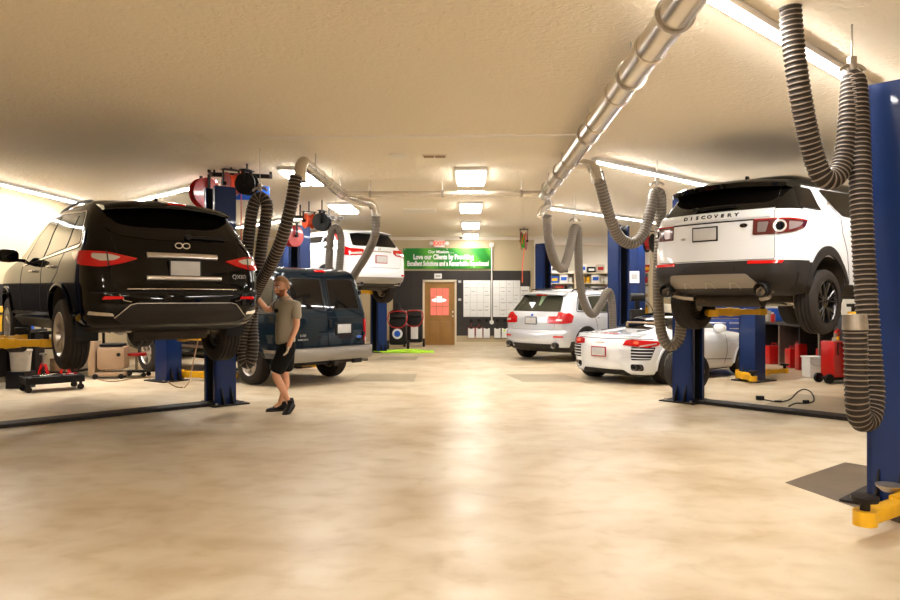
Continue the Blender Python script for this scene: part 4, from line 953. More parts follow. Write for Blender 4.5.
# ---- white open two-seater
def sports_car():
    L = 4.43
    t = car('sports_car', 'low white two-seat convertible with black side grilles and dark soft top', 'car', 2.27, 12.9, 49, 0); t.scale = (.94, .94, .94)
    tab = [(.16, .30, 4.1, .80, .2, .05), (.22, .12, 4.25, .88, .28, .10), (.34, .04, 4.35, .93, .32, .16), (.50, .01, 4.42, .955, .34, .18), (.62, .00, 4.40, .965, .34, .19), (.72, .02, 4.30, .965, .34, .19),
           (.80, .05, 4.1, .955, .34, .18), (.86, .09, 3.85, .935, .34, .16), (.895, .16, 3.6, .91, .30, .14), (.925, .42, 3.35, .86, .28, .10), (.955, .80, 3.2, .80, .25, .08), (.99, 1.15, 3.1, .73, .22, .05),
           (1.05, 1.42, 2.95, .68, .2, .05), (1.15, 1.62, 2.7, .62, .2, .05), (1.21, 1.80, 2.5, .56, .2, .05), (1.245, 2.0, 2.35, .40, .1, .03)]
    sh = Shell(tab, L, .05); wz = .345; xa, xb = .90, 3.55
    def mf(x, y, z): return 3 if z > 1.0 else (2 if z < .2 else 0)
    sh.body('body', t, ['white_paint', 'under', 'clad_black', 'roof_black'], mf, [(xa, wz), (xb, wz)], .385)
    for sg in (1, -1):
        wheel(t, xa, sg * .985, wz, sg, .69, .295, .50, 'ten', 'alloy', 48); wheel(t, xb, sg * .96, wz, sg, .67, .24, .49, 'ten', 'alloy', 48)
        md = 'L' if sg > 0 else 'Q'
        arch(sh, t, xa, wz, .38, .41, sg, 'white_paint', .03); arch(sh, t, xb, wz, .37, .40, sg, 'white_paint', .02)
        sh.patch('side_blade', md, rp([(1.38, .42), (1.62, .34), (1.72, .80), (1.50, .86)], .04), t, 'clad_black' if 0 else 'silver_paint', off=.008, th=.01)
        sh.strip('door_gap', md, [(1.72, .88), (1.66, .55), (1.76, .26)], .010, t, 'seam', off=.002); sh.strip('door_gap', md, [(2.80, .88), (2.85, .5), (2.80, .26)], .010, t, 'seam', off=.002)
        sh.strip('side_crease', md, [(1.8, .42), (3.05, .36)], .012, t, 'seam', off=.002)
        handle(sh, t, 1.92, .76, sg, 'white_paint')
        w = sh.side(2.55, .93, sg).y; mirror(t, 2.55, w * .92, 1.0, sg, 'white_paint')
        sh.patch('side_window', md, rp([(1.72, 1.0), (2.85, .985), (2.5, 1.16), (1.85, 1.18)], .03), t, 'glass_mid', off=.010, th=.01)
    for sg, mm in ((1, lambda q: q), (-1, mir)):
        lamp = sh.patch('tail_lamp', 'R', mm(rp([(.46, .73), (.92, .69), (1.14, .735), (1.17, .80), (.62, .835), (.50, .82)], .02)), t, 'red_lens', off=.014, th=.016)
        sh.strip('lamp_chrome', 'R', mm([(.78, .715), (1.08, .765)]), .022, lamp, 'clear_lens', off=.018)
        sh.patch('lamp_glow', 'R', mm(rp([(.66, .755), (.75, .75), (.75, .80), (.66, .80)], .01)), lamp, 'orange', off=.018, th=.006)
        sh.patch('side_grille', 'R', mm(rp([(.62, .46), (.98, .47), (1.08, .70), (.62, .70)], .03)), t, 'clad_black', off=.006, th=.008)
        for k in range(4):
            z = .50 + .055 * k; sh.strip('grille_slat', 'R', mm([(.46 - .02 * k, z), (.98 + .02 * k, z)]), .016, t, 'white_paint' if k < 4 else 'clad', off=.018, th=.012)
        for q in (-.045, .045):
            b = B(); p = sh.rear(sg * .72 + q, .33); b.lathe(p + Vector((.02, 0, 0)), (-1, 0, 0), [(-.15, .04), (.02, .045), (.03, .05), (.02, .036), (-.1, .03)], 20); b.build('exhaust_tip', 'steel', t)
        sh.patch('exhaust_surround', 'R', mm(rp([(.60, .27), (.84, .27), (.84, .39), (.60, .39)], .05)), t, 'clad_black', off=.004, th=.006)
    sh.patch('rear_diffuser', 'R', rp([(-.56, .19), (.56, .19), (.46, .28), (-.46, .28)], .03), t, 'clad_black', off=.01, th=.012)
    plate(sh, t, .60, .31, .15, 0, .014, frame_m='red_lens', lab='pale licence plate in a maroon frame')
    sh.strip('boot_gap', 'R', [(-1.0, .845), (1.0, .845)], .010, t, 'seam', off=.002)
    b = B(); b.tube([sh.rear(u * .1, .77) + Vector((-.012, 0, 0)) for u in (-1, -.5, 0, .5, 1)], .008, 6); b.build('ring_badge', 'chrome', t)
    b = B(); b.rbox((.36, 0, .925), (.03, .34, .02), bev=.006); b.build('high_brake_lamp', 'red_light', t)
    b = B(); rows = []
    for i in range(15):   # low ducktail spoiler
        tt = 2 * i / 14 - 1; y = .72 * tt; x0 = .16 + .12 * tt * tt
        rows.append([b.bm.verts.new(p) for p in ((x0, y, .895), (x0 + .01, y, .915), (x0 + .22, y, .93), (x0 + .22, y, .90))])
    for a, c in zip(rows[:-1], rows[1:]): b.bridge(a, c)
    b.face(rows[0]); b.face(rows[-1][::-1]); b.build('boot_spoiler', 'white_paint', t)
    for sg in (1, -1):   # deck humps with dark vents
        b = B(); rows = []
        for i in range(13):
            x = .55 + .75 * i / 12; k = math.sin(PI * min(1, (i + 1) / 9) / 2); row = []
            for j in range(9):
                a = PI * j / 8; row.append(b.bm.verts.new((x, sg * .42 + .20 * k * math.cos(a), .915 + .05 * k * math.sin(a) + .05 * i / 12)))
            rows.append(row)
        for a, c in zip(rows[:-1], rows[1:]): b.bridge(a, c)
        b.face(rows[0]); b.face(rows[-1][::-1]); b.build('deck_hump', 'white_paint', t)
        b = B(); b.rbox((.80, sg * .42, .985), (.40, .035, .012), ry=-.05); b.build('deck_vent', 'clad_black', t)
    b = B(); b.cyl((1.42, -.42, 1.10), (1.42, .42, 1.10), .022); b.box(1.40, 1.44, -.44, -.40, .95, 1.10); b.box(1.40, 1.44, .40, .44, .95, 1.10); b.build('roll_bar', 'tan', t)
    b = B(); b.tube(catmull([(1.45, .66, .95), (1.85, .60, 1.13), (2.1, .5, 1.235), (2.2, .25, 1.265), (2.22, 0, 1.27), (2.2, -.25, 1.265), (2.1, -.5, 1.235), (1.85, -.60, 1.13), (1.45, -.66, .95)], .06), .03, 8); b.build('soft_top_frame', 'roof_black', t)
    return t

black_suv(); white_suv(); van(); white_crossover(); silver_suv(); sports_car()
# ---------------------------------------------------------------- back wall: door, banner, boards
DX = -.08
b = B(); b.box(-1.42, -1.36, YB - .05, YB + .05, 0, 2.10); b.box(-.40, -.34, YB - .05, YB + .05, 0, 2.10); b.box(-1.42, -.34, YB - .05, YB + .05, 2.05, 2.12)
d = struct('door_1', b, 'cream_trim')
b = B(); b.box(-1.36, -.40, YB - .005, YB + .04, .01, 2.05)
leaf = b.build('door_leaf', 'wood', d, 0)
b = B()
for x0, x1, z0, z1 in ((-1.24, -.92, .14, .80), (-.84, -.52, .14, .80)):
    b.box(x0, x1, YB - .018, YB - .004, z0, z1, bev=.012)
b.build('door_panel', 'wood', leaf)
M['pane_red'] = mat('lit_red_poster', (.55, .09, .05), .5, emit=.16, emc=(1, .25, .18)); M['pane_white'] = mat('lit_white_poster', (.8, .8, .8), .5, emit=.2, emc=(1, 1, 1))
b = B(); b.box(-1.18, -.58, YB - .012, YB - .004, .98, 1.86); pn = b.build('window_pane', 'pane_red', leaf)
b = B(); b.poly([(-.90 + .24 * math.cos(a), YB - .013, 1.47 + .07 * math.sin(a)) for a in [2 * PI * k / 20 for k in range(20)]], (0, -1, 0), .002)
b.box(-1.0, -.8, YB - .015, YB - .012, 1.50, 1.60); b.build('window_print', 'pane_white', pn)
b = B()
for x in (-1.18, -.98, -.78, -.58): b.box(x - .008, x + .008, YB - .022, YB - .01, .98, 1.86)
for z in (.98, 1.27, 1.57, 1.86): b.box(-1.18, -.58, YB - .022, YB - .01, z - .008, z + .008)
b.build('muntin', 'wood', leaf)
b = B(); b.lathe((-.46, YB - .01, .96), (0, -1, 0), [(0, .03), (.02, .03), (.03, .012), (.05, .012), (.055, .028), (.08, .024), (.085, .001)], 16); b.build('door_knob', 'brass', leaf)
b = B(); b.lathe((-.46, YB - .01, 1.10), (0, -1, 0), [(0, .028), (.018, .026), (.02, .001)], 16); b.build('deadbolt', 'brass', leaf)
b = B(); b.box(-1.36, -.40, YB - .03, YB, .0, .02); b.build('threshold', 'brass', d, 0)
for o_ in [d]: o_.location = (DX, 0, -.04)
YW = YB - .03
WM = lambda x, z, y=YW: frame((x, y, z), (1, 0, 0), (0, 0, 1))
t = thing('door_sign', 'small white sign over the brown door', 'sign', (-1.01, YW, 2.20))
b = B(); b.box(-.12, .12, -.012, 0, -.08, .08, bev=.004); b.build('sign_plate', 'white', t)
b = B(); b.box(-.075, .075, -.016, -.010, -.025, .03); b.build('sign_print', 'ink', t)
# mission banner
M['banner'] = None
def nodes_banner():
    m, nt, b = _mat('green_banner'); N = nt.nodes.new; Lk = nt.links.new
    tc = N('ShaderNodeTexCoord'); w = N('ShaderNodeTexWave'); w.inputs['Scale'].default_value = .55; w.inputs['Distortion'].default_value = 7; w.inputs['Detail'].default_value = 1.5; w.bands_direction = 'DIAGONAL'
    Lk(tc.outputs['Object'], w.inputs['Vector']); r = N('ShaderNodeValToRGB'); e = r.color_ramp.elements
    e[0].position = .35; e[0].color = (.004, .20, .010, 1); e[1].position = 1; e[1].color = (.10, .42, .03, 1); Lk(w.outputs['Fac'], r.inputs[0]); Lk(r.outputs[0], b.inputs['Base Color'])
    b.inputs['Roughness'].default_value = .5; return m
M['banner'] = nodes_banner()
t = thing('banner', 'green mission banner with white lettering above the door', 'banner', (-.72, YW - .012, 2.77))
b = B(); b.box(-1.40, 1.40, -.006, .006, -.34, .32, bev=.004); bn = b.build('banner_sheet', 'banner', t)
for x in (-1.35, 0, 1.35):
    b = B(); b.cyl((x, -.008, .29), (x, -.011, .29), .018, seg=12); b.build('grommet', 'brass', t)
text_obj('banner_line', 'Our Mission. . .', .13, frame((-.20, -.010, .20), (1, 0, 0), (0, 0, 1)), 'paper', t, .002, .004)
text_obj('banner_line', 'Love our Clients by Providing', .215, frame((-.12, -.010, .035), (1, 0, 0), (0, 0, 1)), 'paper', t, .002, .010, .74)
text_obj('banner_line', 'Excellent Solutions and a Remarkable Experience!', .215, frame((0.03, -.010, -.175), (1, 0, 0), (0, 0, 1)), 'paper', t, .002, .010, .60)
# exit sign
t = thing('exit_sign', 'white EXIT sign with red letters and two lamp heads', 'sign', (-.97, YW, 3.24))
b = B(); b.box(-.17, .17, -.06, 0, -.12, .10, bev=.008); b.build('sign_box', 'white', t)
text_obj('exit_letters', 'EXIT', .17, frame((0, -.065, -.01), (1, 0, 0), (0, 0, 1)), 'exitred', t, .003, .006)
for sx in (-1, 1):
    b = B(); b.cyl((sx * .25, -.06, 0), (sx * .25, -.0, .01), .065, .04, seg=18); b.beam((sx * .17, -.03, 0), (sx * .25, -.03, 0), .02, .02); b.build('lamp_head', 'white', t)
# whiteboards
def whiteboard(x0, x1, z0, z1, label, cols, seed):
    rnd = random.Random(seed); t = thing('whiteboard', label, 'whiteboard', ((x0 + x1) / 2, YW, (z0 + z1) / 2), 0, 'job boards by the door'); w, h = x1 - x0, z1 - z0
    b = B(); b.box(-w / 2, w / 2, -.02, 0, -h / 2, h / 2, bev=.004); b.build('board', 'paper', t)
    b = B()
    for i in range(1, cols): x = -w / 2 + w * i / cols; b.box(x - .004, x + .004, -.023, -.019, -h / 2 + .03, h / 2 - .03)
    for i in range(1, 5): z = -h / 2 + h * i / 5; b.box(-w / 2 + .03, w / 2 - .03, -.023, -.019, z - .003, z + .003)
    b.build('grid_lines', 'ink', t)
    b = B()
    for i in range(cols):
        for j in range(9):
            if rnd.random() < .42:
                x = -w / 2 + w * (i + .18) / cols; z = h / 2 - .1 - j * h / 9.6; ln = w / cols * rnd.uniform(.35, .68); b.box(x, x + ln, -.023, -.019, z - .018, z)
    b.build('marker_notes', 'ink', t)
whiteboard(-.20, .66, .90, 2.06, 'whiteboard immediately right of the brown door', 4, 3)
whiteboard(.74, 1.60, .90, 2.06, 'whiteboard right of the white conduit', 4, 5)
t = thing('wall_chart', 'white chart sheet hung beyond the right whiteboard, lower than it', 'chart', (1.75, YW, 1.45)); b = B(); b.box(-.14, .14, -.012, 0, -.45, .42); b.build('sheet', 'paper', t)
b = B(); b.box(-.10, .10, -.016, -.012, .26, .30); b.box(-.10, .04, -.016, -.012, .16, .18); b.build('print', 'ink', t)
for i, (x, lab) in enumerate(((.05, 'hanging clipboard with red cord, nearest the door'), (.30, 'second hanging clipboard from the door'), (.54, 'third hanging clipboard, left of the conduit'), (.88, 'clipboard hanging just right of the conduit'), (1.12, 'rightmost clipboard, with a green spot'))):
    t = thing('clipboard', lab, 'clipboard', (x, YW, .42), 0, 'clipboards under the whiteboards')
    b = B(); b.box(-.11, .11, -.014, 0, -.20, .14, bev=.003); b.build('board', 'red' if i < 2 else 'black', t)
    b = B(); b.box(-.10, .10, -.019, -.013, -.19, .12); b.build('paper', 'paper', t)
    b = B(); b.box(-.045, .045, -.03, -.01, .10, .15, bev=.004); b.build('clip', 'grime', t)
    b = B(); b.tube(catmull([(0, -.015, .15), (-.02, -.01, .20), (0, -.01, .26)], .02), .007, 6); b.build('cord', 'red' if i < 2 else 'black', t)
    if i == 4: b = B(); b.cyl((-.02, -.018, .05), (-.02, -.022, .05), .03, seg=14); b.build('sticker', 'lime', t)
    t = thing('wall_hook_box', 'black holder above the %s clipboard' % ('first', 'second', 'third', 'fourth', 'last')[i], 'holder', (x, YW, .79), 0, 'holders under the whiteboards')
    b = B(); b.box(-.06, .06, -.06, 0, -.05, .05, bev=.008); b.build('holder', 'black', t); b = B(); b.box(-.04, .04, -.066, -.058, -.02, .03); b.build('face', 'grime', t)
t = thing('conduit', 'white vertical conduit between the two whiteboards', 'conduit', (.70, YW, .9))
b = B(); b.cyl((0, -.02, -.15), (0, -.02, 2.3), .022, seg=10); b.build('pipe', 'white', t); b = B(); b.box(-.07, .07, -.06, 0, 2.23, 2.36, bev=.01); b.build('junction_box', 'white', t); b = B(); b.cyl((0, -.04, -.17), (0, -.0, -.17), .07, seg=16); b.build('outlet', 'white', t)
t = thing('security_camera', 'small dark dome camera at the top of the back wall', 'camera', (-.28, YB - .25, H)); b = B(); b.lathe((0, 0, 0), (0, 0, -1), [(0, .06), (.03, .06), (.04, .05), (.08, .03), (.09, .001)], 18); b.build('dome', 'black', t); b = B(); b.cyl((0, 0, 0), (0, 0, -.03), .07, seg=18); b.build('base', 'white', t)
for x, z, lab in ((-.32, 2.02, 'small dark switch plate left of the first whiteboard top'), (-.32, 1.45, 'small dark switch plate left of the first whiteboard middle')):
    t = thing('switch_plate', lab, 'switch', (x, YW, z)); b = B(); b.box(-.05, .05, -.012, 0, -.04, .04, bev=.003); b.build('plate', 'ink', t); b = B(); b.box(-.015, .015, -.02, -.01, -.012, .012); b.build('rocker', 'white', t)
# ceiling bits
t = thing('ceiling_vent', 'narrow brown ceiling vent grille', 'vent', (-.48, 10.0, H)); b = B(); b.box(-.17, .17, -.09, .09, -.012, 0, bev=.003); b.build('frame', 'cream_trim', t)
for k in range(2): b = B(); b.box(-.15 + .155 * k, -.01 + .155 * k, -.07, .07, -.016, -.010); b.build('louvre', 'card', t)
t = thing('smoke_detector', 'round white ceiling disc left of the vent', 'smoke detector', (-.98, 9.9, H)); b = B(); b.lathe((0, 0, 0), (0, 0, -1), [(0, .13), (.02, .13), (.035, .10), (.037, .001)], 24); b.build('cover', 'white_trim', t)
t = thing('ceiling_vent', 'pale square ceiling diffuser below the cross pipe', 'vent', (-1.0, 16.2, H)); b = B(); b.box(-.45, .25, -.3, .3, -.02, 0, bev=.005); b.build('frame', 'white_trim', t)

# ---------------------------------------------------------------- lifts
def post_section(b, x0, w, dp, z0, z1, sg, th=.03):
    """C channel; open towards sg*x. outer web at x0"""
    b.box(x0 - th / 2, x0 + th / 2, -dp / 2, dp / 2, z0, z1, m=0)
    b.box(x0, x0 + sg * w, -dp / 2, -dp / 2 + th, z0, z1, m=0); b.box(x0, x0 + sg * w, dp / 2 - th, dp / 2, z0, z1, m=0)
    b.box(x0 + sg * (w - th), x0 + sg * w, -dp / 2, -dp / 2 + .06, z0, z1, m=0); b.box(x0 + sg * (w - th), x0 + sg * w, dp / 2 - .06, dp / 2, z0, z1, m=0)
    b.box(x0 + sg * .018, x0 + sg * .028, -dp / 2 + th, dp / 2 - th, z0, z1 - .002, m=1)  # thin black liners cover the channel's inner faces
    b.box(x0 + sg * .02, x0 + sg * (w - th - .002), -dp / 2 + th, -dp / 2 + th + .006, z0, z1 - .002, m=1); b.box(x0 + sg * .02, x0 + sg * (w - th - .002), dp / 2 - th - .006, dp / 2 - th, z0, z1 - .002, m=1)
def lift(p0, p1, label, arm_z, arms, channel=True, post_h=3.06, w=.30, dp=.34, hide_second=False):
    """local x runs from the first post to the second"""
    p0 = Vector((*p0, 0)); p1 = Vector((*p1, 0)); c = (p0 + p1) / 2; a = math.atan2(p1.y - p0.y, p1.x - p0.x); L = (p1 - p0).length
    t = thing('two_post_lift', label, 'car lift', c, a, 'two-post car lifts')
    for sg, x0 in ((1, -L / 2), (-1, L / 2)):
        e = thing('post', None, None); e.parent = t; e.location = (x0, 0, 0)
        b = B(); post_section(b, 0, w, dp, .012, post_h, sg); b.build('column', ['blue_steel', 'inner_black'], e, 0)
        b = B(); b.box(-.16 if sg > 0 else -.38, .38 if sg > 0 else .16, -dp / 2 - .13, dp / 2 + .13, .004, .022, bev=.003)
        for yy in (-1, 1):
            y = yy * (dp / 2 + .005)
            b.poly([(sg * .06, y, .02), (sg * .06, y + yy * .11, .02), (sg * .06, y, .26)], (sg, 0, 0), .012)
            b.poly([(sg * .20, y, .02), (sg * .20, y + yy * .11, .02), (sg * .20, y, .26)], (sg, 0, 0), .012)
        b.build('base_plate', 'grime', e, 0)
        for (bx, by) in ((-.10 * sg, .22), (-.10 * sg, -.22), (.30 * sg, .22), (.30 * sg, -.22)):
            b = B(); b.cyl((bx, by, .02), (bx, by, .045), .018, seg=6); b.build('anchor_bolt', 'steel', e)
        z = arm_z
        b = B(); b.box(sg * .06, sg * (w - .035), -dp / 2 + .035, dp / 2 - .035, max(.03, z - .15), z + .55, bev=.01); b.build('carriage', 'grime', e)
        b = B(); b.box(sg * (w - .04), sg * (w + .10), -.13, .13, z - .06, z + .10, bev=.008); b.build('arm_bracket', 'yellow', e)
    for (side, tip, r) in arms:       # arms swing from each carriage
        x0 = (-L / 2 + w + .06) if side == 0 else (L / 2 - w - .06)
        e = thing('arm', None, None); e.parent = t; e.location = (0, 0, 0); A = Vector((x0, .08 if tip[1] > 0 else -.08, arm_z + .02)); T = Vector((tip[0], tip[1], arm_z + .02)); dd = (T - A).normalized(); mid = A + (T - A) * .58
        b = B(); b.cyl(A - Vector((0, 0, .07)), A + Vector((0, 0, .07)), .06, seg=16); b.beam(A, mid, .13, .11, bev=.008)
        sd = dd.cross(Vector((0, 0, 1)))
        for q in (.25, .75): p = A + (mid - A) * q; b.beam(p - sd * .07, p + sd * .07, .03, .125, bev=.003)
        b.build('arm_sleeve', 'yellow', e)
        b = B(); b.beam(mid - dd * .1, T, .095, .08, bev=.006); b.cyl(T - Vector((0, 0, .045)), T + Vector((0, 0, .045)), .07, seg=18); b.build('arm_extension', 'yellow', e)
        b = B(); b.cyl(T + Vector((0, 0, .045)), T + Vector((0, 0, .10)), .03, seg=12); b.lathe(T + Vector((0, 0, .10)), (0, 0, 1), [(0, .03), (0, .075), (.03, .08), (.035, .07), (.03, .001)], 20); b.build('lift_pad', 'grime', e)
    if channel:
        b = B()
        b.poly([(-L / 2 + .20, -.15, .003), (L / 2 - .20, -.15, .003), (L / 2 - .20, -.11, .045), (-L / 2 + .20, -.11, .045)], (0, 1, .0), .006)
        b.box(-L / 2 + .20, L / 2 - .20, -.12, .12, .038, .048); b.box(-L / 2 + .2, L / 2 - .2, -.15, -.12, .003, .045); b.box(-L / 2 + .2, L / 2 - .2, .12, .15, .003, .045)
        b.build('floor_channel', 'grime', t, 0)
    return t
# (first post is always the one nearer the left wall)
lift((-5.87, 7.94), (-3.43, 10.34), 'lift carrying the black SUV, its blue post standing behind the rear right wheel', .97, [(0, (-.75, .75), 0), (1, (.80, .85), 0), (0, (-.80, -.6), 0), (1, (.8, -.55), 0)])
lift((-5.55, 13.0), (-3.62, 15.9), 'lift straddling the teal van, its short-looking blue post seen under the black SUV', .09, [(0, (-1.05, 1.1), 0), (0, (-1.05, -1.15), 0), (1, (1.3, -.8), 0)], False)
lift((-4.70, 18.0), (-2.42, 20.25), 'lift holding up the white crossover at the far left', 1.66, [(0, (-.8, .7), 0), (1, (.8, .7), 0), (0, (-.8, -.7), 0), (1, (.8, -.7), 0)], False)
lift((3.07, 10.78), (5.5, 8.3), 'lift carrying the white SUV, one blue post and a dark floor channel in view', 1.28, [(0, (-.85, .75), 0), (1, (.85, .75), 0), (0, (-.85, -.7), 0), (1, (.85, -.7), 0)], post_h=2.92)
lift((3.12, 15.95), (5.22, 13.30), 'lift behind the white SUV, yellow arms resting by the convertible', .09, [(1, (1.54, 1.14), 0), (1, (1.93, -.62), 0)], False)
lift((2.02, 21.2), (4.38, 18.8), 'farthest right lift, posts beside and behind the silver SUV', .10, [(0, (-.8, .8), 0), (1, (.8, .8), 0)], False)
near = lift((3.06, 5.56), (5.5, 3.05), 'nearest lift at the right edge, tall dark blue post with a low yellow arm', .13, [(0, (-1.47, -1.15), 0), (0, (-.95, .9), 0)], False, w=.36, dp=.38)
b = B(); b.cyl((-.06, .20, .36), (-.06, .20, .50), .045, seg=18, m=0); b.cyl((-.06, .20, .50), (-.06, .20, .62), .028, seg=18, m=1); b.cyl((-.06, .20, .33), (-.06, .20, .36), .048, seg=18, m=2); b.box(-.05, 0.0, .14, .2, .40, .50, m=0)
t_ = [c for c in near.children if c.name.startswith('post')][0]; b.build('lock_cylinder', ['grime', 'steel', 'yellow'], t_)
b = B(); b.lathe((-.02, -.10, 1.58), (-1, -.0, 0), [(0, .02), (.03, .02), (.035, .035), (.06, .03), (.062, .001)], 16); b.build('release_knob', 'red', t_)

# ---------------------------------------------------------------- ducts
def duct():
    t = thing('exhaust_duct', 'large galvanised main duct slanting across the top right of the ceiling', 'duct', (1.23, 8, 3.2))
    b = B(); b.cyl((0, -4.6, 0), (0, 4.0, 0), .105, seg=32); b.build('duct_run', 'duct', t)
    for y in (-3.0, -1.9, -.9, 1.0, 2.6):
        b = B(); b.lathe((0, y, 0), (0, 1, 0), [(-.02, .106), (-.012, .116), (.012, .116), (.02, .106)], 32); b.build('joint_band', 'duct', t)
    for y in (-3.6, -2.4, -.4, 1.8, 3.4):
        b = B(); b.lathe((0, y, 0), (0, 1, 0), [(-.012, .107), (-.012, .122), (.012, .122), (.012, .107)], 32, closed=True); b.cyl((0, y, .11), (0, y, .25), .006, seg=8); b.build('hanger_strap', 'steel', t)
    # branches
    b = B(); b.tube(catmull([(.02, 1.35, 0), (.22, 1.35, .0), (.34, 1.30, -.06), (.38, 1.26, -.22)], .04), .075, 18); b.build('branch_elbow', 'duct', t)
    b = B(); b.tube(catmull([(0, 4.0, 0), (.06, 4.3, -.02), (.12, 4.55, -.06)], .05), .06, 16); b.tube(catmull([(.14, 4.55, -.03), (.10, 4.55, -.10), (-.02, 4.35, -.22), (-.04, 4.3, -.34)], .04), .055, 14); b.build('branch_elbow', 'duct', t)
duct()
t = thing('cross_pipe', 'thin galvanised pipe crossing the aisle below the ceiling', 'pipe', (-.35, 12.05, 3.22))
b = B(); b.cyl((-1.75, 0, 0), (1.55, 0, 0), .048, seg=18); b.build('pipe_run', 'duct', t)
for x in (-1.3, -.1, 1.2): b = B(); b.lathe((x, 0, 0), (1, 0, 0), [(-.02, .05), (-.02, .06), (.02, .06), (.02, .05)], 18); b.cyl((x, 0, .05), (x, 0, .23), .006, seg=6); b.build('hanger', 'steel', t)
t = thing('side_duct', 'narrower galvanised duct with elbows on the left of the aisle', 'duct', (-2.08, 10.5, 3.2))
b = B(); b.tube(catmull([(-.02, -1.5, -.26), (-.02, -1.48, -.08), (0, -1.40, 0), (0, -1.2, .0), (0, .5, 0), (0, 1.6, 0), (.18, 2.1, -.02), (.36, 2.30, -.06), (.42, 2.32, -.24)], .05), .075, 20); b.build('duct_run', 'duct', t)
for y in (-1.0, -.4, .2, .8, 1.4): b = B(); b.lathe((0, y, 0), (0, 1, 0), [(-.02, .076), (-.01, .084), (.01, .084), (.02, .076)], 20); b.build('joint_band', 'duct', t)
for y in (-.7, .5, 1.2): b = B(); b.cyl((0, y, .07), (0, y, .25), .006, seg=6); b.build('hanger', 'steel', t)

# ---------------------------------------------------------------- corrugated hoses
def hose(label, pts, r, mats=('hose', 'hose_ring'), pitch=.034, seg=20, hooks=(), ends=True):
    """pts: pixel layout plan (u, v, distance) turned into hall coordinates"""
    P = catmull([px(*p) for p in pts], pitch / 4); o = P[0]
    t = thing('exhaust_hose', label, 'hose', o); P = [p - o for p in P]
    b = B(); prof = (.90, 1.0, 1.02, .93)
    b.tube(P, r, seg, rf=lambda i: r * prof[i % 4], mf=lambda i: 1 if i % 4 == 2 else 0); b.build('hose_body', list(mats), t, 80)
    for (u, v, dd) in hooks:
        h = px(u, v, dd) - o; b = B(); top = H - o.z
        b.cyl(h + Vector((0, 0, .02)), (h.x, h.y, top), .006, seg=6)
        b.tube([h + Vector((r * 1.15 * math.cos(a), 0, r * .5 + r * .6 * math.sin(a) - .03)) for a in [PI * k / 10 for k in range(11)]], .016, 8)
        b.rbox(h + Vector((0, 0, .06)), (.05, .05, .10), bev=.01); b.build('hanger', 'steel', t)
    if ends:
        b = B(); q = P[-1]; d_ = (P[-1] - P[-3]).normalized(); b.cyl(q - d_ * .03, q + d_ * .07, r * 1.08, r * 1.0, seg=20); b.build('end_collar', 'steel', t)
    return t
hose('thick black corrugated hose looping twice beside the nearest post, at the right edge',
     [(788, -30, 4.9), (792, 30, 4.9), (798, 80, 4.9), (806, 125, 4.95), (815, 160, 5.0), (824, 178, 5.02), (836, 176, 5.05), (845, 155, 5.1), (849, 120, 5.15), (851, 90, 5.2), (853, 78, 5.22), (857, 90, 5.18), (859, 130, 5.12), (861, 200, 5.0), (865, 280, 4.95), (870, 350, 4.9), (873, 395, 4.85), (870, 417, 4.8), (861, 420, 4.75), (857, 400, 4.7), (856, 360, 4.7), (855, 325, 4.7)], .072, hooks=((852, 72, 5.2),))
hose('mid-size grey corrugated hose curving down left of the raised white SUV',
     [(597, 172, 9.4), (602, 190, 9.5), (610, 218, 9.7), (620, 238, 9.9), (634, 243, 10.0), (645, 230, 10.1), (651, 208, 10.2), (654, 194, 10.3), (660, 194, 10.3), (661, 210, 10.3), (660, 240, 10.3), (658, 280, 10.3), (659, 315, 10.3), (663, 338, 10.3), (671, 346, 10.3), (679, 338, 10.3), (681, 322, 10.3), (681, 305, 10.3)], .078, ('hose_far', 'hose_far_ring'), .045, hooks=((657, 186, 10.3),), ends=False)
hose('smooth grey hose zigzagging down in front of the silver SUV',
     [(547, 216, 12.2), (549, 240, 12.4), (555, 262, 12.7), (563, 268, 13.0), (569, 252, 13.3), (573, 232, 13.5), (576, 228, 13.6), (578, 236, 13.7), (579, 270, 14.0), (583, 300, 14.4), (592, 314, 14.6), (601, 304, 14.8), (606, 293, 15.0), (610, 293, 15.1), (612, 305, 15.1), (613, 330, 15.1), (613, 342, 15.1)], .082, ('hose_far', 'hose_far'), .05, 16, hooks=((575, 222, 13.6),), ends=False)
hose('dark corrugated hose dropping from the left duct elbow behind the black SUV',
     [(296, 176, 8.95), (291, 205, 8.9), (283, 235, 9.0), (272, 262, 9.2), (259, 286, 9.5), (248, 312, 9.7), (243, 340, 9.75), (244, 360, 9.75), (250, 362, 9.75), (253, 345, 9.75), (252, 318, 9.8), (257, 285, 9.7), (262, 245, 9.6), (267, 210, 9.5), (264, 199, 9.5), (257, 199, 9.5), (252, 212, 9.5), (248, 245, 9.6), (245, 285, 9.7), (243, 300, 9.75)], .080, ('hose', 'hose_ring'), .045, hooks=((260, 192, 9.5),))
hose('grey hose hanging from the far end of the left duct behind the van roof',
     [(376, 216, 12.75), (375, 235, 12.8), (367, 254, 13.1), (356, 272, 13.5), (347, 288, 13.8), (341, 300, 14.0), (337, 295, 14.1), (340, 262, 14.1), (341, 240, 14.1), (338, 229, 14.1), (333, 229, 14.1), (330, 240, 14.1), (329, 262, 14.1), (328, 288, 14.1)], .075, ('hose_far', 'hose_far'), .05, 16, hooks=((336, 223, 14.1),), ends=False)

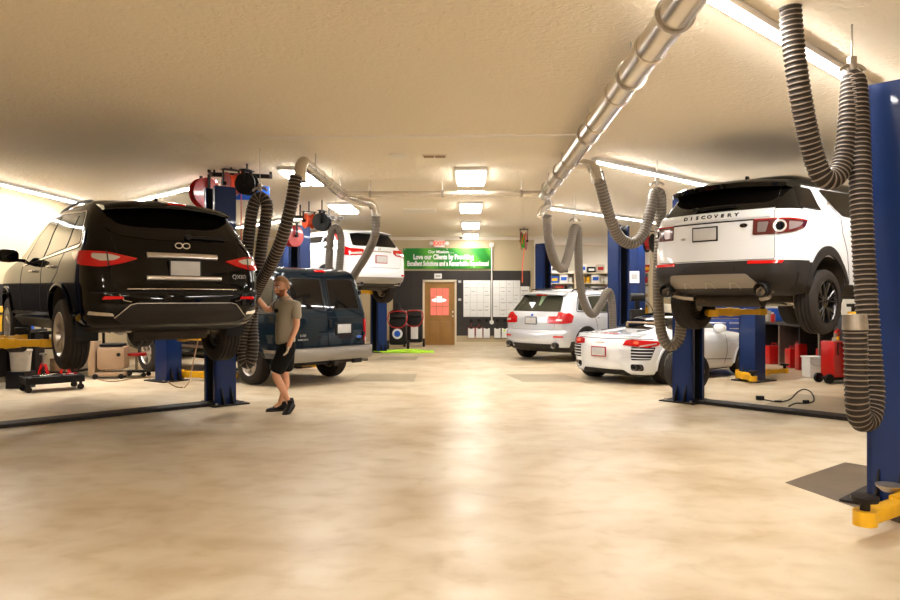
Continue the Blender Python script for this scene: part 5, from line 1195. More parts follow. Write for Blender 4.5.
# ---------------------------------------------------------------- ceiling reels
def reel(name, label, c, yaw, r, w, cm, fm, cat='hose reel'):
    t = thing(name, label, cat, c, yaw)
    for s_ in (-1, 1):
        b = B(); b.lathe((0, s_ * w / 2, 0), (0, 1, 0), [(-.006, .03), (-.006, r), (.006, r), (.006, .03)], 32, closed=True); b.build('flange', cm, t)
    b = B(); n = int(w / .022)
    for k in range(n): b.lathe((0, -w / 2 + .02 + k * (w - .04) / max(1, n - 1), 0), (0, 1, 0), [(.011 * math.cos(a), r * .72 + .011 * math.sin(a)) for a in [2 * PI * q / 8 for q in range(9)]], 28)
    b.cyl((0, -w / 2, 0), (0, w / 2, 0), r * .70, seg=24); b.build('wound_hose', fm, t)
    b = B(); b.cyl((0, -w / 2 - .06, 0), (0, w / 2 + .06, 0), .03, seg=14)
    for s_ in (-1, 1): b.beam((0, s_ * (w / 2 + .045), 0), (0, s_ * (w / 2 + .045), r * 1.25), .05, .012, up=(0, 1, 0))
    b.box(-.06, .06, -w / 2 - .06, w / 2 + .06, r * 1.2, r * 1.27); b.cyl((0, 0, r * 1.25), (0, 0, H - c[2]), .014, seg=8); b.build('bracket', 'grime', t)
    return t
def at(u, v, d): p = px(u, v, d); return (p.x, p.y, p.z)
reel('hose_reel', 'dull red hose reel, leftmost by the black SUV roof', at(205, 193, 11.6), .9, .24, .14, 'red', 'black')
reel('cord_reel', 'bright orange-red cord reel on the ceiling beam behind the black SUV', at(231, 184, 10.9), -.8, .17, .16, 'red', 'orange')
reel('cord_reel', 'black cord reel beside the bright orange-red one', at(247, 184, 10.6), -.2, .16, .12, 'black', 'grime')
t = thing('reel_beam', 'dark steel beam with a blue tray carrying the near reels', 'beam', at(238, 182, 11.0), .25)
b = B(); b.box(-.42, .50, .16, .22, .10, .16); b.box(-.42, -.38, -.2, .2, .10, .14); b.box(.46, .50, -.2, .2, .10, .14); b.build('beam', 'grime', t)
b = B(); b.box(-.05, .46, .18, .24, -.24, -.02, bev=.02); b.build('tray', 'blue', t)
b = B(); b.cyl((.06, .19, .16), (.06, .19, H - t.location.z), .016, seg=10); b.cyl((-.36, .19, .16), (-.36, .19, H - t.location.z), .016, seg=10); b.build('hanger_rod', 'grime', t)
b = B(); b.cyl((.04, .1, -.9), (.04, .1, .4), .008, seg=6); b.build('cable', 'red', t)
reel('hose_reel', 'red hose reel left of the far blue post above the van', at(293, 236, 14.9), 1.0, .22, .14, 'red', 'red')
reel('cord_reel', 'orange-red cord reel above the far blue post', at(309, 221, 14.7), -.9, .15, .16, 'orange', 'orange')
reel('cord_reel', 'dark cord reel right of the far blue post', at(322, 222, 14.5), -.2, .18, .12, 'black', 'blue')
t = thing('reel_beam', 'dark steel beam carrying the far reels', 'beam', at(315, 224, 15.2), .25); b = B(); b.box(-.5, .6, .1, .16, .12, .18); b.cyl((.3, .13, .18), (.3, .13, H - t.location.z), .016, seg=8); b.cyl((-.3, .13, .18), (-.3, .13, H - t.location.z), .016, seg=8); b.build('beam', 'grime', t)
t = reel('hose_reel', 'small red reel with an orange lead hanging by the end of the aisle', at(524, 241, 20.2), 1.35, .26, .12, 'red', 'green')
b = B(); o = t.location; b.tube(catmull([Vector((-.3, -.05, .15)), Vector((-.34, .0, -.05)), Vector((-.1, .0, -.12)), Vector((0, 0, -.25)), Vector((.05, .05, -.7)), Vector((.02, .05, -1.15))], .06), .012, 6); b.build('lead', 'orange', t)
t = reel('hose_reel', 'dark reel with a red stripe behind the left edge of the raised white SUV', at(650, 243, 15.8), .9, .20, .14, 'grime', 'red')

# ---------------------------------------------------------------- things on the floor, left
def G(u, v): # floor point
    d = 1.5 * 730 / (v - 298); p = px(u, v, d); return (p.x, p.y, 0)
def wheelie(b, pts, r=.04, w=.025, m=0):
    for (x, y) in pts: b.cyl((x, y - w / 2, r), (x, y + w / 2, r), r, seg=16, m=m)
g = G(52, 390)
t = thing('tool_cart', 'low black rolling tool tray under the black SUV rear wheel', 'tool cart', g, .75)
b = B(); b.box(-.42, .42, -.24, .24, .13, .15); b.box(-.42, .42, -.25, -.235, .13, .24); b.box(-.42, .42, .235, .25, .13, .24); b.box(-.43, -.415, -.25, .25, .13, .24); b.box(.415, .43, -.25, .25, .13, .24); b.box(-.42, .42, -.24, .24, .22, .225); b.build('tray', 'clad_black', t, 0)
for (x, y) in ((-.38, -.2), (.38, -.2), (-.38, .2), (.38, .2)):
    b = B(); wheelie(b, [(x, y)], .05, .03); b.box(x - .02, x + .02, y - .02, y + .02, .07, .13); b.build('caster', 'grime', t)
for i, (x, y, a, l, m_, lab, nm, ct) in enumerate(((-.1, .05, .3, .32, 'chrome', 'chrome wrench lying across the rolling tray', 'wrench', 'wrench'), (.15, -.05, 1.2, .22, 'steel', 'short steel ratchet on the rolling tray', 'ratchet', 'ratchet'), (.28, .08, .1, .18, 'red', 'red-handled screwdriver on the rolling tray', 'screwdriver', 'screwdriver'))):
    q = t.matrix_world if False else Matrix.Translation(t.location) @ Matrix.Rotation(.75, 4, 'Z'); p = q @ Vector((x, y, .226))
    tt = thing(nm, lab, ct, p, .75 + a); b = B(); b.cyl((-l / 2, 0, .014), (l / 2, 0, .014), .009, seg=8); b.cyl((l / 2, 0, .0), (l / 2, 0, .028), .026, seg=6); b.build('shaft', m_, tt); b = B(); b.cyl((-l / 2 - .03, 0, .014), (-l / 2 + .08, 0, .014), .014, seg=10); b.build('grip', 'grime' if m_ != 'red' else 'red', tt)
t = thing('workbench', 'dark tool bench against the left wall beside the black SUV, at the frame edge', 'workbench', (-8.05, 10.6, 0), 0)  # mostly out of view; added so the SUV side reflects something dark
b = B(); b.box(-.28, .30, -3.2, 2.6, .88, .94, bev=.006); b.build('bench_top', 'clad', t)
for y in (-3.1, -1.2, .7, 2.5): b = B(); b.box(-.24, .28, y - .25, y + .05, .06, .88, bev=.005); b.build('cabinet', 'toolblue' if y < 1 else 'grime', t)
b = B(); b.box(-.28, -.25, -3.1, 2.5, .1, 1.75); b.build('back_board', 'grime', t)
for i, (y, c, q) in enumerate(((12.75, 'blue', 'blue'), (12.35, 'white', 'white'), (11.95, 'yellow', 'yellow'))):
    t = thing('storage_bin', q + ' bin standing on the added left wall bench', 'bin', (-7.98, y, .941), 0); b = B(); b.box(-.15, .17, -.15, .15, 0, .42, bev=.012); b.build('bin_body', c, t); b = B(); b.box(.165, .19, -.05, .05, .28, .32, bev=.005); b.build('handle', 'black', t)
g = (-7.5, 12.0, 0)
t = thing('bucket', 'grimy off-white bucket standing left of the rolling tray', 'bucket', (g[0], g[1], .0), 0)
b = B(); b.box(-.16, .16, -.16, .16, .0, .28, bev=.01); b.build('dolly', 'black', t); b = B(); b.lathe((0, 0, .28), (0, 0, 1), [(0, .001), (0, .14), (.32, .165), (.33, .175), (.36, .175), (.36, .16), (.33, .001)], 28); b.build('pail', 'offwhite', t)
b = B(); b.tube([(.175 * math.cos(a), -.02, .60 - .12 * math.sin(a)) for a in [PI * k / 12 for k in range(13)]], .006, 6); b.build('bail', 'steel', t)
def jack_stand(u, v, lab, m_='red'):
    t = thing('jack_stand', lab, 'jack stand', u, .4, 'jack stands by the left wall'); b = B()
    for a in range(4):
        c, s_ = math.cos(PI / 4 + a * PI / 2), math.sin(PI / 4 + a * PI / 2); b.beam((.15 * c, .15 * s_, .01), (.04 * c, .04 * s_, .34), .04, .01)
    for a in range(4):
        c, s_ = math.cos(PI / 4 + a * PI / 2), math.sin(PI / 4 + a * PI / 2); c2, s2 = math.cos(PI / 4 + (a + 1) * PI / 2), math.sin(PI / 4 + (a + 1) * PI / 2); b.beam((.145 * c, .145 * s_, .02), (.145 * c2, .145 * s2, .02), .03, .02)
    b.build('base', m_, t); b = B(); b.cyl((0, 0, .30), (0, 0, .50), .03, seg=12); b.box(-.06, .06, -.03, .03, .50, .53, bev=.006); b.build('ratchet_column', 'steel', t)
jack_stand((-7.5, 12.65, 0), 0, 'red jack stand left of two, behind the rolling tray'); jack_stand((-7.22, 12.85, 0), 0, 'red jack stand right of two, behind the rolling tray')
t = thing('storage_shelf', 'dark shelf unit along the left wall behind the black SUV', 'shelf', (-7.66, 13.95, 0), 0)
b = B()
for z in (.1, .55, 1.0): b.box(-.3, .3, -.6, .6, z, z + .03)
b.build('shelf_board', 'grime', t, 0)
for (x, y) in ((-.28, -.58), (.28, -.58), (-.28, .58), (.28, .58)): b = B(); b.box(x - .02, x + .02, y - .02, y + .02, 0, 1.5); b.build('upright', 'grime', t, 0)
rn = random.Random(5)
for i in range(7):
    z = (.13, .58, 1.03)[i % 3]; y = 13.55 + i * .13; c = ('card', 'red', 'blue', 'offwhite', 'yellow', 'black', 'tan')[i]
    t = thing('storage_bin', '%s bin on the left wall shelf unit, %s board' % (('cardboard brown', 'red', 'blue', 'dirty white', 'yellow', 'black', 'tan')[i], ('bottom', 'middle', 'top')[i % 3]), 'bin', (-7.66, y, z)); b = B(); b.box(-.18, .2, -.13, .13, 0, .24, bev=.012); b.build('bin_body', c, t); b = B(); b.box(.19, .22, -.05, .05, .14, .18, bev=.005); b.build('handle', 'black', t)
g = (-6.75, 13.55, 0)
t = thing('waste_barrel', 'tan plastic drum cart under the black SUV', 'drum', (g[0], g[1], 0), .2)
b = B(); b.box(-.30, .30, -.24, .24, .05, .12, bev=.02); b.build('base', 'tan', t)
b = B(); b.rbox((.05, 0, .38), (.50, .44, .44), bev=.08); b.build('tank', 'tan', t); b = B(); b.rbox((.05, -.01, .62), (.40, .38, .05), bev=.02); b.build('lid', 'black', t)
b = B(); b.cyl((.20, -.225, .45), (.20, -.25, .45), .035, seg=14); b.build('cap', 'black', t); b = B(); b.rbox((-.28, 0, .38), (.12, .46, .64), bev=.03); b.build('back_panel', 'tan', t)
b = B(); wheelie(b, [(-.2, -.26), (.25, -.26)], .05); b.build('casters', 'black', t)
g = (-6.55, 14.35, 0)
t = thing('stool', 'red-topped low rolling stool right of the tan drum', 'stool', (-6.35, 13.75, 0), .1)
b = B(); b.lathe((0, 0, .40), (0, 0, 1), [(0, .001), (0, .17), (.02, .185), (.05, .18), (.06, .001)], 24); b.build('seat', 'red', t); b = B(); b.cyl((0, 0, .12), (0, 0, .40), .025, seg=12); b.build('column', 'steel', t)
b = B(); b.box(-.2, .2, -.16, .16, .09, .12, bev=.01); b.build('tray', 'black', t)
b = B(); wheelie(b, [(-.18, -.14), (.18, -.14), (-.18, .14), (.18, .14)], .045); b.build('casters', 'grime', t)
t = thing('shelf_rack', 'dark wire rack with boxes seen below the black SUV', 'shelf', (-7.2, 18.4, 0), .0)
b = B()
for z in (.12, .60, 1.1): b.box(-.3, .3, -1.4, 1.4, z, z + .03)
b.build('shelf_board', 'grime', t, 0)
for (x, y) in ((-.28, -1.38), (.28, -1.38), (-.28, 1.38), (.28, 1.38)): b = B(); b.box(x - .02, x + .02, y - .02, y + .02, 0, 1.9); b.build('upright', 'steel', t, 0)
for i, (y, z, c, nm) in enumerate(((17.3, .15, 'card', 'brown carton low on the rack, nearer end'), (18.0, .15, 'card', 'brown carton low on the rack, middle'), (18.8, .15, 'blue', 'blue and white carton low on the rack'), (17.5, .63, 'tan', 'tan carton on the rack middle board'), (18.4, .63, 'card', 'brown carton on the rack middle board'), (19.2, .63, 'black', 'black carton on the rack middle board'))):
    t = thing('carton', nm, 'box', (-7.2, y, z)); b = B(); b.box(-.22, .24, -.22, .22, 0, .34, bev=.006); b.build('carton_body', c, t); b = B(); b.box(-.22, .243, -.03, .03, .1, .342); b.build('tape', 'tan' if c != 'tan' else 'card', t)
def cable(label, uv, m_, r=.009, cat='cable', name='cable'):
    P = [Vector(G(*p)) + Vector((0, 0, r + .001)) for p in uv]; o = P[0].copy(); t = thing(name, label, cat, o); b = B(); b.tube(catmull([p - o for p in P], .06), r, 6); b.build('lead', m_, t); return t
b = B(); q_ = px(890, 483, 4.95); q_ = Matrix.Rotation(-math.atan2(3.05 - 5.56, 5.5 - 3.06), 4, 'Z') @ (Vector((q_.x, q_.y, 0)) - Vector((near.location.x, near.location.y, 0)))
b.lathe((q_.x, q_.y, .19), (0, 0, 1), [(0, .001), (0, .05), (.03, .085), (.045, .09), (.045, .07), (.03, .001)], 24); b.build('round_adapter', 'steel', near)
cable('thin dark-red cable curving over the floor under the black SUV', [(86, 362), (92, 376), (110, 382), (135, 379), (158, 378), (175, 387), (183, 388)], 'card', .011)
t = thing('drop_light_cord', 'yellowish cord hanging from the black SUV to the floor', 'cord', (0, 0, 0)); P = [px(184, 388, 12.1), px(189, 382, 12.1), px(192, 368, 12.1), px(197, 345, 12.0), px(199, 336, 11.9)]; P[0].z = .012
b = B(); b.tube(catmull(P, .06), .010, 6); b.build('cord', 'tan', t)
# behind the van and next to the door
def ac_machine(x, y, lab, m1, panel):
    t = thing('service_machine', lab, 'machine', (x, y, 0), 0); b = B()
    b.rbox((0, 0, .52), (.50, .42, .78), bev=.07); b.build('cabinet', 'black', t); b = B(); b.rbox((0, -.10, .98), (.46, .26, .22), rx=-.5, bev=.03); b.build('control_head', 'clad', t)
    b = B(); b.tube(catmull([(-.24, -.24, 1.08), (-.28, -.25, .85), (-.15, -.26, .66), (.15, -.26, .66), (.28, -.25, .88), (.24, -.24, 1.08), (0, -.26, 1.12), (-.24, -.24, 1.08)], .05), .018, 8); b.build('hose', m1, t)
    b = B(); b.rbox((.02, -.215, .45), (.22, .02, .40), bev=.008); b.build('front_panel', panel, t)
    for q in (-1, 1): b = B(); b.cyl((q * .27, -.08, .13), (q * .33, -.08, .13), .13, seg=20); b.build('wheel', 'grime', t)
    b = B(); b.tube([(-.22, .2, .9), (-.22, .28, 1.12), (.22, .28, 1.12), (.22, .2, .9)], .016, 8); b.build('handle', 'steel', t); return t
ac_machine(-1.71, 22.5, 'black service machine with a red hose, standing left of the door', 'red', 'paper')
t = ac_machine(-2.10, 21.4, 'black service machine with a round blue-white gauge, beside the far left post', 'red', 'black')
b = B(); b.cyl((0, -.23, .46), (0, -.26, .46), .15, seg=24); b.build('gauge_disc', 'paper', t); b = B(); b.cyl((0, -.262, .46), (0, -.27, .46), .09, seg=24); b.build('gauge_face', 'blue', t)
b = B(); b.lathe((0, 0, 1.04), (0, 0, 1), [(0, .22), (.10, .18), (.16, .07), (.30, .05), (.30, .001)], 20); b.build('draped_cover', 'black', t)
t = thing('air_hose', 'bright lime hose lying in a loose pile near the far left post', 'hose', G(404, 352)); rn = random.Random(2); P = []
for k in range(34): a = k * .55; P.append(Vector((.55 * math.cos(a) * (1 + .3 * rn.random()) + (k - 17) * .02, .35 * math.sin(a) * (1 + .3 * rn.random()), .016 + .008 * (k % 3))))
b = B(); b.tube(catmull(P, .05), .022, 8); b.build('hose_body', 'lime', t)
cable('short lime hose tail right of the pile', [(414, 352), (420, 351.5), (426, 352.3), (431, 352)], 'lime', .018, 'hose', 'air_hose')

# ---------------------------------------------------------------- right side
t = thing('workbench', 'long dark workbench along the right wall with open bays', 'workbench', (7.24, 17.1, 0), 0)
b = B(); b.box(-.42, .40, -4.50, 1.25, .90, .95, bev=.006); b.build('bench_top', 'clad', t)
for i, y in enumerate((-4.45, -3.5, -2.55, -1.7, -.7, .3, 1.2)): b = B(); b.box(-.38, .38, y - .03, y + .03, 0, .90); b.build('divider', 'grime' if i % 2 else 'steel', t, 0)
b = B(); b.box(.30, .38, -4.4, 1.2, .05, .9); b.build('back_panel', 'inner_black', t, 0)
b = B(); b.box(-.36, .38, .33, 1.17, .08, .88, bev=.005); b.build('cupboard', 'grime', t)
b = B(); b.box(-.372, -.36, .6, .9, .66, .82); b.build('label_sheet', 'paper', t)
def can(x, y, lab, m_='red', h=.42, w=.30, z=0.0):
    t = thing('fuel_can', lab, 'fuel can', (x, y, z), .1, 'fuel cans under the bench'); b = B(); b.rbox((0, 0, h / 2), (w, w * .75, h), bev=.03); b.build('can_body', m_, t)
    b = B(); b.cyl((.05, 0, h), (.05, 0, h + .05), .03, seg=12); b.build('cap', 'black', t); b = B(); b.tube([(-.10, 0, h - .01), (-.08, 0, h + .05), (.0, 0, h + .05), (.02, 0, h - .01)], .012, 8); b.build('handle', m_, t)
can(6.98, 16.85, 'wide red fuel can under the bench, left of the row', w=.5); can(6.95, 15.85, 'middle red fuel can under the bench'); can(6.90, 15.4, 'small tall red can at the front of the row', h=.55, w=.2); can(7.05, 14.65, 'red can half hidden deeper under the bench', h=.5)
rn = random.Random(11)
names = [('spray_can', 'red', 'red spray can on the bench'), ('bottle', 'blue', 'blue bottle on the bench'), ('jug', 'offwhite', 'off-white jug on the bench'), ('jar', 'yellow', 'yellow-lidded jar on the bench')]
spots = [(6.95, 18.9, 0), (7.05, 18.3, 2), (6.95, 17.8, 0), (7.1, 17.2, 3), (6.95, 16.7, 2), (7.1, 16.2, 1), (6.95, 15.6, 0), (7.1, 15.1, 3), (6.95, 14.5, 1), (6.95, 14.05, 2)]
where = ['at the far end', 'next from the far end', 'third from the far end', 'just past the middle', 'at the middle', 'a little nearer than the middle', 'two thirds of the way along', 'near the closer end', 'close to the near end', 'at the nearest end']
for i, (x, y, k) in enumerate(spots):
    nm, c, lb = names[k]; t = thing(nm, lb + ', ' + where[i], 'bottle' if k in (1, 2) else 'can' if k == 0 else 'jar', (x, 13.0 + (y - 14.05) * 1.05, .95), 0, 'bottles and cans on the workbench')
    h = (.22, .28, .30, .16)[k]; r = (.05, .06, .085, .06)[k]
    b = B(); b.lathe((0, 0, 0), (0, 0, 1), [(0, .001), (0, r), (h * .75, r), (h * .85, r * .45), (h * .9, r * .45), (h * .9, .001)], 18); b.build('body', c, t)
    b = B(); b.cyl((0, 0, h * .88), (0, 0, h), r * .5, seg=14); b.build('cap', ('white', 'yellow', 'blue', 'red')[k], t)
for i, (y, s_, c, lb) in enumerate(((18.6, .34, 'blue', 'blue carton on the far half of the bench'), (17.5, .30, 'paper', 'white carton on the bench'), (15.9, .30, 'black', 'black case on the near half of the bench'))):
    t = thing('carton', lb, 'box', (7.40, y - .7, .95)); b = B(); b.box(-s_ / 2, s_ / 2, -s_ / 2, s_ / 2, 0, s_ * .9, bev=.01); b.build('carton_body', c, t); b = B(); b.box(-s_ / 2 - .003, s_ / 2, -.03, .03, s_ * .4, s_ * .902); b.build('tape', 'ink', t)
# blue tool chest
t = thing('tool_chest', 'large blue tool chest with many drawers beyond the convertible', 'tool chest', (6.72, 19.2, 0), -.35)
b = B(); b.box(-.75, .75, -.28, .28, .12, .96, bev=.01); b.build('cabinet', 'toolblue', t); b = B(); b.box(-.70, .70, -.22, .24, .98, 1.45, bev=.01); b.build('top_box', 'toolblue', t)
for (z0, z1, zz) in ((.16, .30, 0), (.32, .46, 0), (.48, .60, 0), (.62, .74, 0), (.76, .88, 0), (1.02, 1.12, 1), (1.14, 1.24, 1), (1.26, 1.36, 1)):
    for (xa_, xb_) in ((-.70, -.02), (.02, .70)):
        k = .94 if zz else 1; f_ = -.22 if zz else -.28
        b = B(); b.box(xa_ * k, xb_ * k, f_ - .014, f_, z0, z1, bev=.003); dr = b.build('drawer', 'toolblue', t); b = B(); b.box(xa_ * k + .02, xb_ * k - .02, f_ - .03, f_ - .012, z1 - .03, z1 - .008); b.build('drawer_pull', 'chrome', dr)
for (x, y) in ((-.65, -.2), (.65, -.2), (-.65, .2), (.65, .2)): b = B(); b.cyl((x, y - .02, .06), (x, y + .02, .06), .06, seg=16); b.build('caster', 'black', t)
# red tank on wheels
g = G(833, 379)
t = thing('oil_drain_tank', 'red upright drain tank on two black wheels under the raised white SUV', 'tank', (6.50, 13.15, 0), .25)
b = B(); b.rbox((0, 0, .42), (.36, .34, .64), bev=.035); b.build('tank', 'red', t)
for sx, sy in ((-.20, -.12), (-.20, .14)): b = B(); b.cyl((sx - .06, sy - .05, .085), (sx - .06, sy + .0, .085), .085, seg=22, m=0); b.cyl((sx - .06, sy - .055, .085), (sx - .06, sy - .05, .085), .04, seg=14, m=1); b.build('wheel', ['black', 'grime'], t)
b = B(); b.box(-.24, .2, -.17, .17, .06, .11); b.build('frame', 'grime', t); b = B(); b.tube(catmull([(-.05, -.18, .70), (.02, -.2, .60), (.10, -.2, .45), (.17, -.19, .38)], .04), .010, 6); b.tube(catmull([(-.1, -.18, .72), (-.13, -.2, .60), (-.12, -.2, .50)], .04), .012, 6); b.build('hose', 'black', t)
b = B(); b.lathe((0, 0, .74), (0, 0, 1), [(0, .06), (.05, .06), (.06, .03), (.16, .03), (.17, .001)], 16); b.build('valve_neck', 'steel', t); b = B(); b.rbox((.02, -.02, .90), (.14, .05, .05), rz=.4, bev=.01); b.cyl((.05, 0, .82), (.05, 0, .95), .03, seg=12); b.build('valve', 'red', t)
b = B(); b.cyl((.0, -.05, .76), (.0, -.05, .82), .03, seg=12); b.build('yellow_cap', 'yellow', t); b = B(); b.box(.18, .20, -.16, .16, .10, 1.2); b.build('guard_plate', 'inner_black', t)
g = (6.50, 13.85, 0)
t = thing('bucket', 'white square pail standing left of the red tank', 'bucket', (g[0], g[1] + .15, 0), .1)
b = B(); b.rbox((0, 0, .19), (.30, .30, .38), bev=.03); b.build('pail', 'white', t); b = B(); b.rbox((0, 0, .385), (.33, .33, .03), bev=.01); b.build('lid', 'paper', t); b = B(); b.tube([(.16 * math.cos(a), -.165, .33 - .1 * math.sin(a)) for a in [PI * k / 10 for k in range(11)]], .005, 6); b.build('bail', 'steel', t)
t = thing('floor_jack', 'low grey jack on the floor under the bench edge', 'jack', G(806, 367), .3); b = B(); b.rbox((0, 0, .10), (.55, .24, .10), bev=.02); b.build('frame', 'grime', t); b = B(); b.beam((.2, 0, .14), (-.25, 0, .22), .07, .05); b.cyl((-.25, 0, .20), (-.25, 0, .26), .05); b.build('lifting_arm', 'steel', t); b = B(); wheelie(b, [(-.22, -.13), (.22, -.13), (-.22, .13), (.22, .13)], .05); b.build('wheels', 'black', t)
t = thing('loose_wheel', 'loose road wheel standing behind the blue post, left of the convertible door', 'wheel', (3.46, 11.52, .345), 0)
w_ = wheel(t, 0, 0, 0, -1, .69, .26, .46, 'five', 'alloy', 48)
for c_ in list(w_.children): c_.parent = t
bpy.data.objects.remove(w_); t.rotation_euler = (0, 0, .22)
t = thing('wall_gauge', 'thin red and white strip fixed on the left wall near the black SUV mirror', 'gauge', (XL + .03, 11.9, 2.35)); b = B(); b.box(-.03, .0, -.05, .05, -.22, .22); b.build('backing', 'white', t, 0); b = B(); b.box(-.005, .01, -.03, .03, -.2, .12); b.build('strip', 'red', t, 0)
# adapter lead on the floor
t = thing('power_lead', 'black power lead with a plug and adapter on the floor near the right channel', 'cable', (0, 0, 0)); P = [Vector(G(*p)) + Vector((0, 0, .012)) for p in ((762, 400), (778, 402.5), (790, 400), (797, 393), (804, 390), (811, 393), (814, 401), (806, 404), (796, 404), (789, 407))]
b = B(); b.tube(catmull(P, .03), .009, 6); b.build('lead', 'black', t); b = B(); q = P[0]; b.rbox(q + Vector((-.03, 0, .02)), (.11, .08, .06), rz=-.2, bev=.008); b.build('plug', 'black', t); q = P[7]; b = B(); b.rbox(q + Vector((0, 0, .02)), (.08, .05, .05), rz=.3, bev=.008); b.build('adapter', 'black', t); b = B(); q = P[1]; b.rbox(q + Vector((0, 0, .006)), (.10, .03, .025), rz=-.1, bev=.004); b.build('inline_switch', 'grime', t)
# parts shelving in the alcove
t = thing('shelf_unit', 'cream parts shelving packed with bottles in the alcove', 'shelf', (4.3, 25.6, 0), 0)
SH = (.45, .95, 1.29, 1.66, 2.02, 2.38)
for z in SH: b = B(); b.box(-1.9, 1.9, -.25, .25, z - .035, z); b.build('shelf_board', 'cream_trim', t, 0)
for x in (-1.9, -.65, .62, 1.9):
    b = B(); b.box(x - .03, x + .03, -.26, .26, 0, 2.42); b.build('upright', 'cream_trim', t, 0)
b = B(); b.box(-1.9, 1.9, .24, .27, 0, 2.42); b.build('back', 'wall_white', t, 0)
rn = random.Random(21); cols = ['paper', 'white', 'blue', 'paper', 'yellow', 'white', 'offwhite', 'red', 'black']
pal = {'paper': 'white', 'blue': 'blue', 'white': 'cream', 'yellow': 'yellow', 'red': 'red', 'black': 'black', 'green': 'green', 'offwhite': 'dull white', 'clad': 'grey'}
def bottle_mesh(r, h, c, kind):
    b = B()
    if kind == 0: b.lathe((0, 0, 0), (0, 0, 1), [(0, .001), (0, r), (h * .72, r), (h * .85, r * .4), (h * .9, r * .4), (h * .9, .001)], 10, m=0); b.cyl((0, 0, h * .88), (0, 0, h), r * .45, seg=8, m=1)
    elif kind == 1: b.box(-r, r, -r * .6, r * .6, 0, h * .85, m=0, bev=.012); b.cyl((r * .5, 0, h * .85), (r * .5, 0, h), r * .3, seg=8, m=1)
    else: b.box(-r, r, -r, r, 0, h, m=0, bev=.006); b.box(-r * .7, r * .7, -r - .003, -r, h * .3, h * .7, m=1)
    bmesh.ops.recalc_face_normals(b.bm, faces=b.bm.faces[:]); me = bpy.data.meshes.new('shelf_item'); b.bm.to_mesh(me); b.bm.free(); me.materials.append(M[c]); me.materials.append(M[rn.choice(['white', 'red', 'black', 'yellow', 'blue'])]); return me
protos = [(bottle_mesh(rn.uniform(.055, .072), rn.uniform(.23, .30), c, k), c, k) for c in cols for k in (0, 1)] ; boxes = [(bottle_mesh(.14, rn.uniform(.20, .30), c, 2), c, 2) for c in dict.fromkeys(cols)]
sname = {0: 'bottom', 1: 'second', 2: 'third', 3: 'fourth', 4: 'fifth', 5: 'top'}
ordn = ['first', 'second', 'third', 'fourth', 'fifth', 'sixth', 'seventh', 'eighth', 'ninth', 'tenth', 'eleventh', 'twelfth']
for si, z in enumerate(SH):
    if si == 0: continue
    x = -1.82; k = 0; cnt = {}
    while x < 1.80:
        me, c, kd = rn.choice(protos if (si < 5 and rn.random() < .92) else boxes); w = .15 if kd < 2 else .31
        if not any(abs(x + w / 2 - q) < w / 2 + .03 for q in (-.65, .62)):
            nm = ('oil_bottle', 'jug', 'carton')[kd]; o = bpy.data.objects.new(nm, me); COL.objects.link(o); o.location = (4.3 + x + w / 2, 25.52, z + .001)
            bay = 'left' if x < -.65 else 'middle' if x < .62 else 'right'
            n_ = cnt.get(bay, 0); cnt[bay] = n_ + 1
            tag(o, '%s %s, %s from left, %s board, %s bay of parts shelving' % (pal[c], nm.replace('_', ' '), ordn[n_], sname[si], bay), ('bottle', 'jug', 'box')[kd], 'containers on the %s board of the parts shelving' % sname[si])
        x += w + rn.uniform(.0, .012)
# notices and machine around the right posts
def notice(u, v, d, w, h, lab, m_='paper', rz=0.0, on_wall=False):
    p = px(u, v, d); t = thing('notice', lab, 'notice', p, rz); b = B(); b.box(-w / 2, w / 2, -.006, .006, -h / 2, h / 2); b.build('sheet', m_, t, 0); b = B(); b.box(-w * .32, w * .32, -.009, -.005, -h * .2, h * .25); b.build('print', 'ink', t, 0); return t
t = thing('grinder_stand', 'black pedestal machine with a small motor head beside the second right post', 'machine', (4.14, 18.2, 0), .1)
b = B(); b.rbox((0, 0, .62), (.34, .30, 1.2), bev=.03); b.build('cabinet', 'grime', t); b = B(); b.cyl((-.17, 0, 1.52), (.17, 0, 1.52), .10, seg=18); b.rbox((0, 0, 1.36), (.10, .10, .3), bev=.01); b.build('motor', 'black', t); b = B(); b.rbox((-.05, -.155, .55), (.16, .01, .2)); b.build('label', 'paper', t); b = B(); b.tube(catmull([(.1, 0, 1.5), (.3, -.05, 1.35), (.4, -.05, 1.1), (.3, 0, .95)], .05), .01, 6); b.build('cord', 'black', t)
t = thing('parts_cart', 'white side cart with a red base between the right posts', 'cart', (5.3, 18.5, 0), .1)
b = B(); b.box(-.35, .35, -.3, .3, .75, 1.35, bev=.02); b.build('cabinet', 'offwhite', t); b = B(); b.box(-.35, .35, -.3, .3, .30, .40, bev=.01); b.build('shelf', 'red', t); b = B(); [b.box(sx * .33 - .02, sx * .33 + .02, sy * .28 - .02, sy * .28 + .02, .0, .75) for sx in (-1, 1) for sy in (-1, 1)]; b.build('frame', 'grime', t, 0)
b = B(); b.lathe((0, -.1, .76), (0, 0, 1), [(0, .12), (.1, .12), (.2, .04), (.3, .03), (.3, .001)], 14); b.build('funnel', 'black', t)
notice(634.5, 277, 18.55, .24, .30, 'white notice sheet fixed to the farthest right blue post', rz=-.1)
t = thing('wall_notice', 'cream poster with an orange emblem on the alcove column', 'poster', (6.35, 22.9, 1.75)); b = B(); b.box(-.3, .3, -.01, .01, -.25, .25); b.build('sheet', 'paper', t, 0); b = B(); b.cyl((0, -.011, 0), (0, -.016, 0), .10, seg=20); b.build('emblem', 'yellow', t)
b = B(); b.box(5.7, 7.65, 22.95, 23.3, 0, H); struct('wall_stub', b, 'wall')
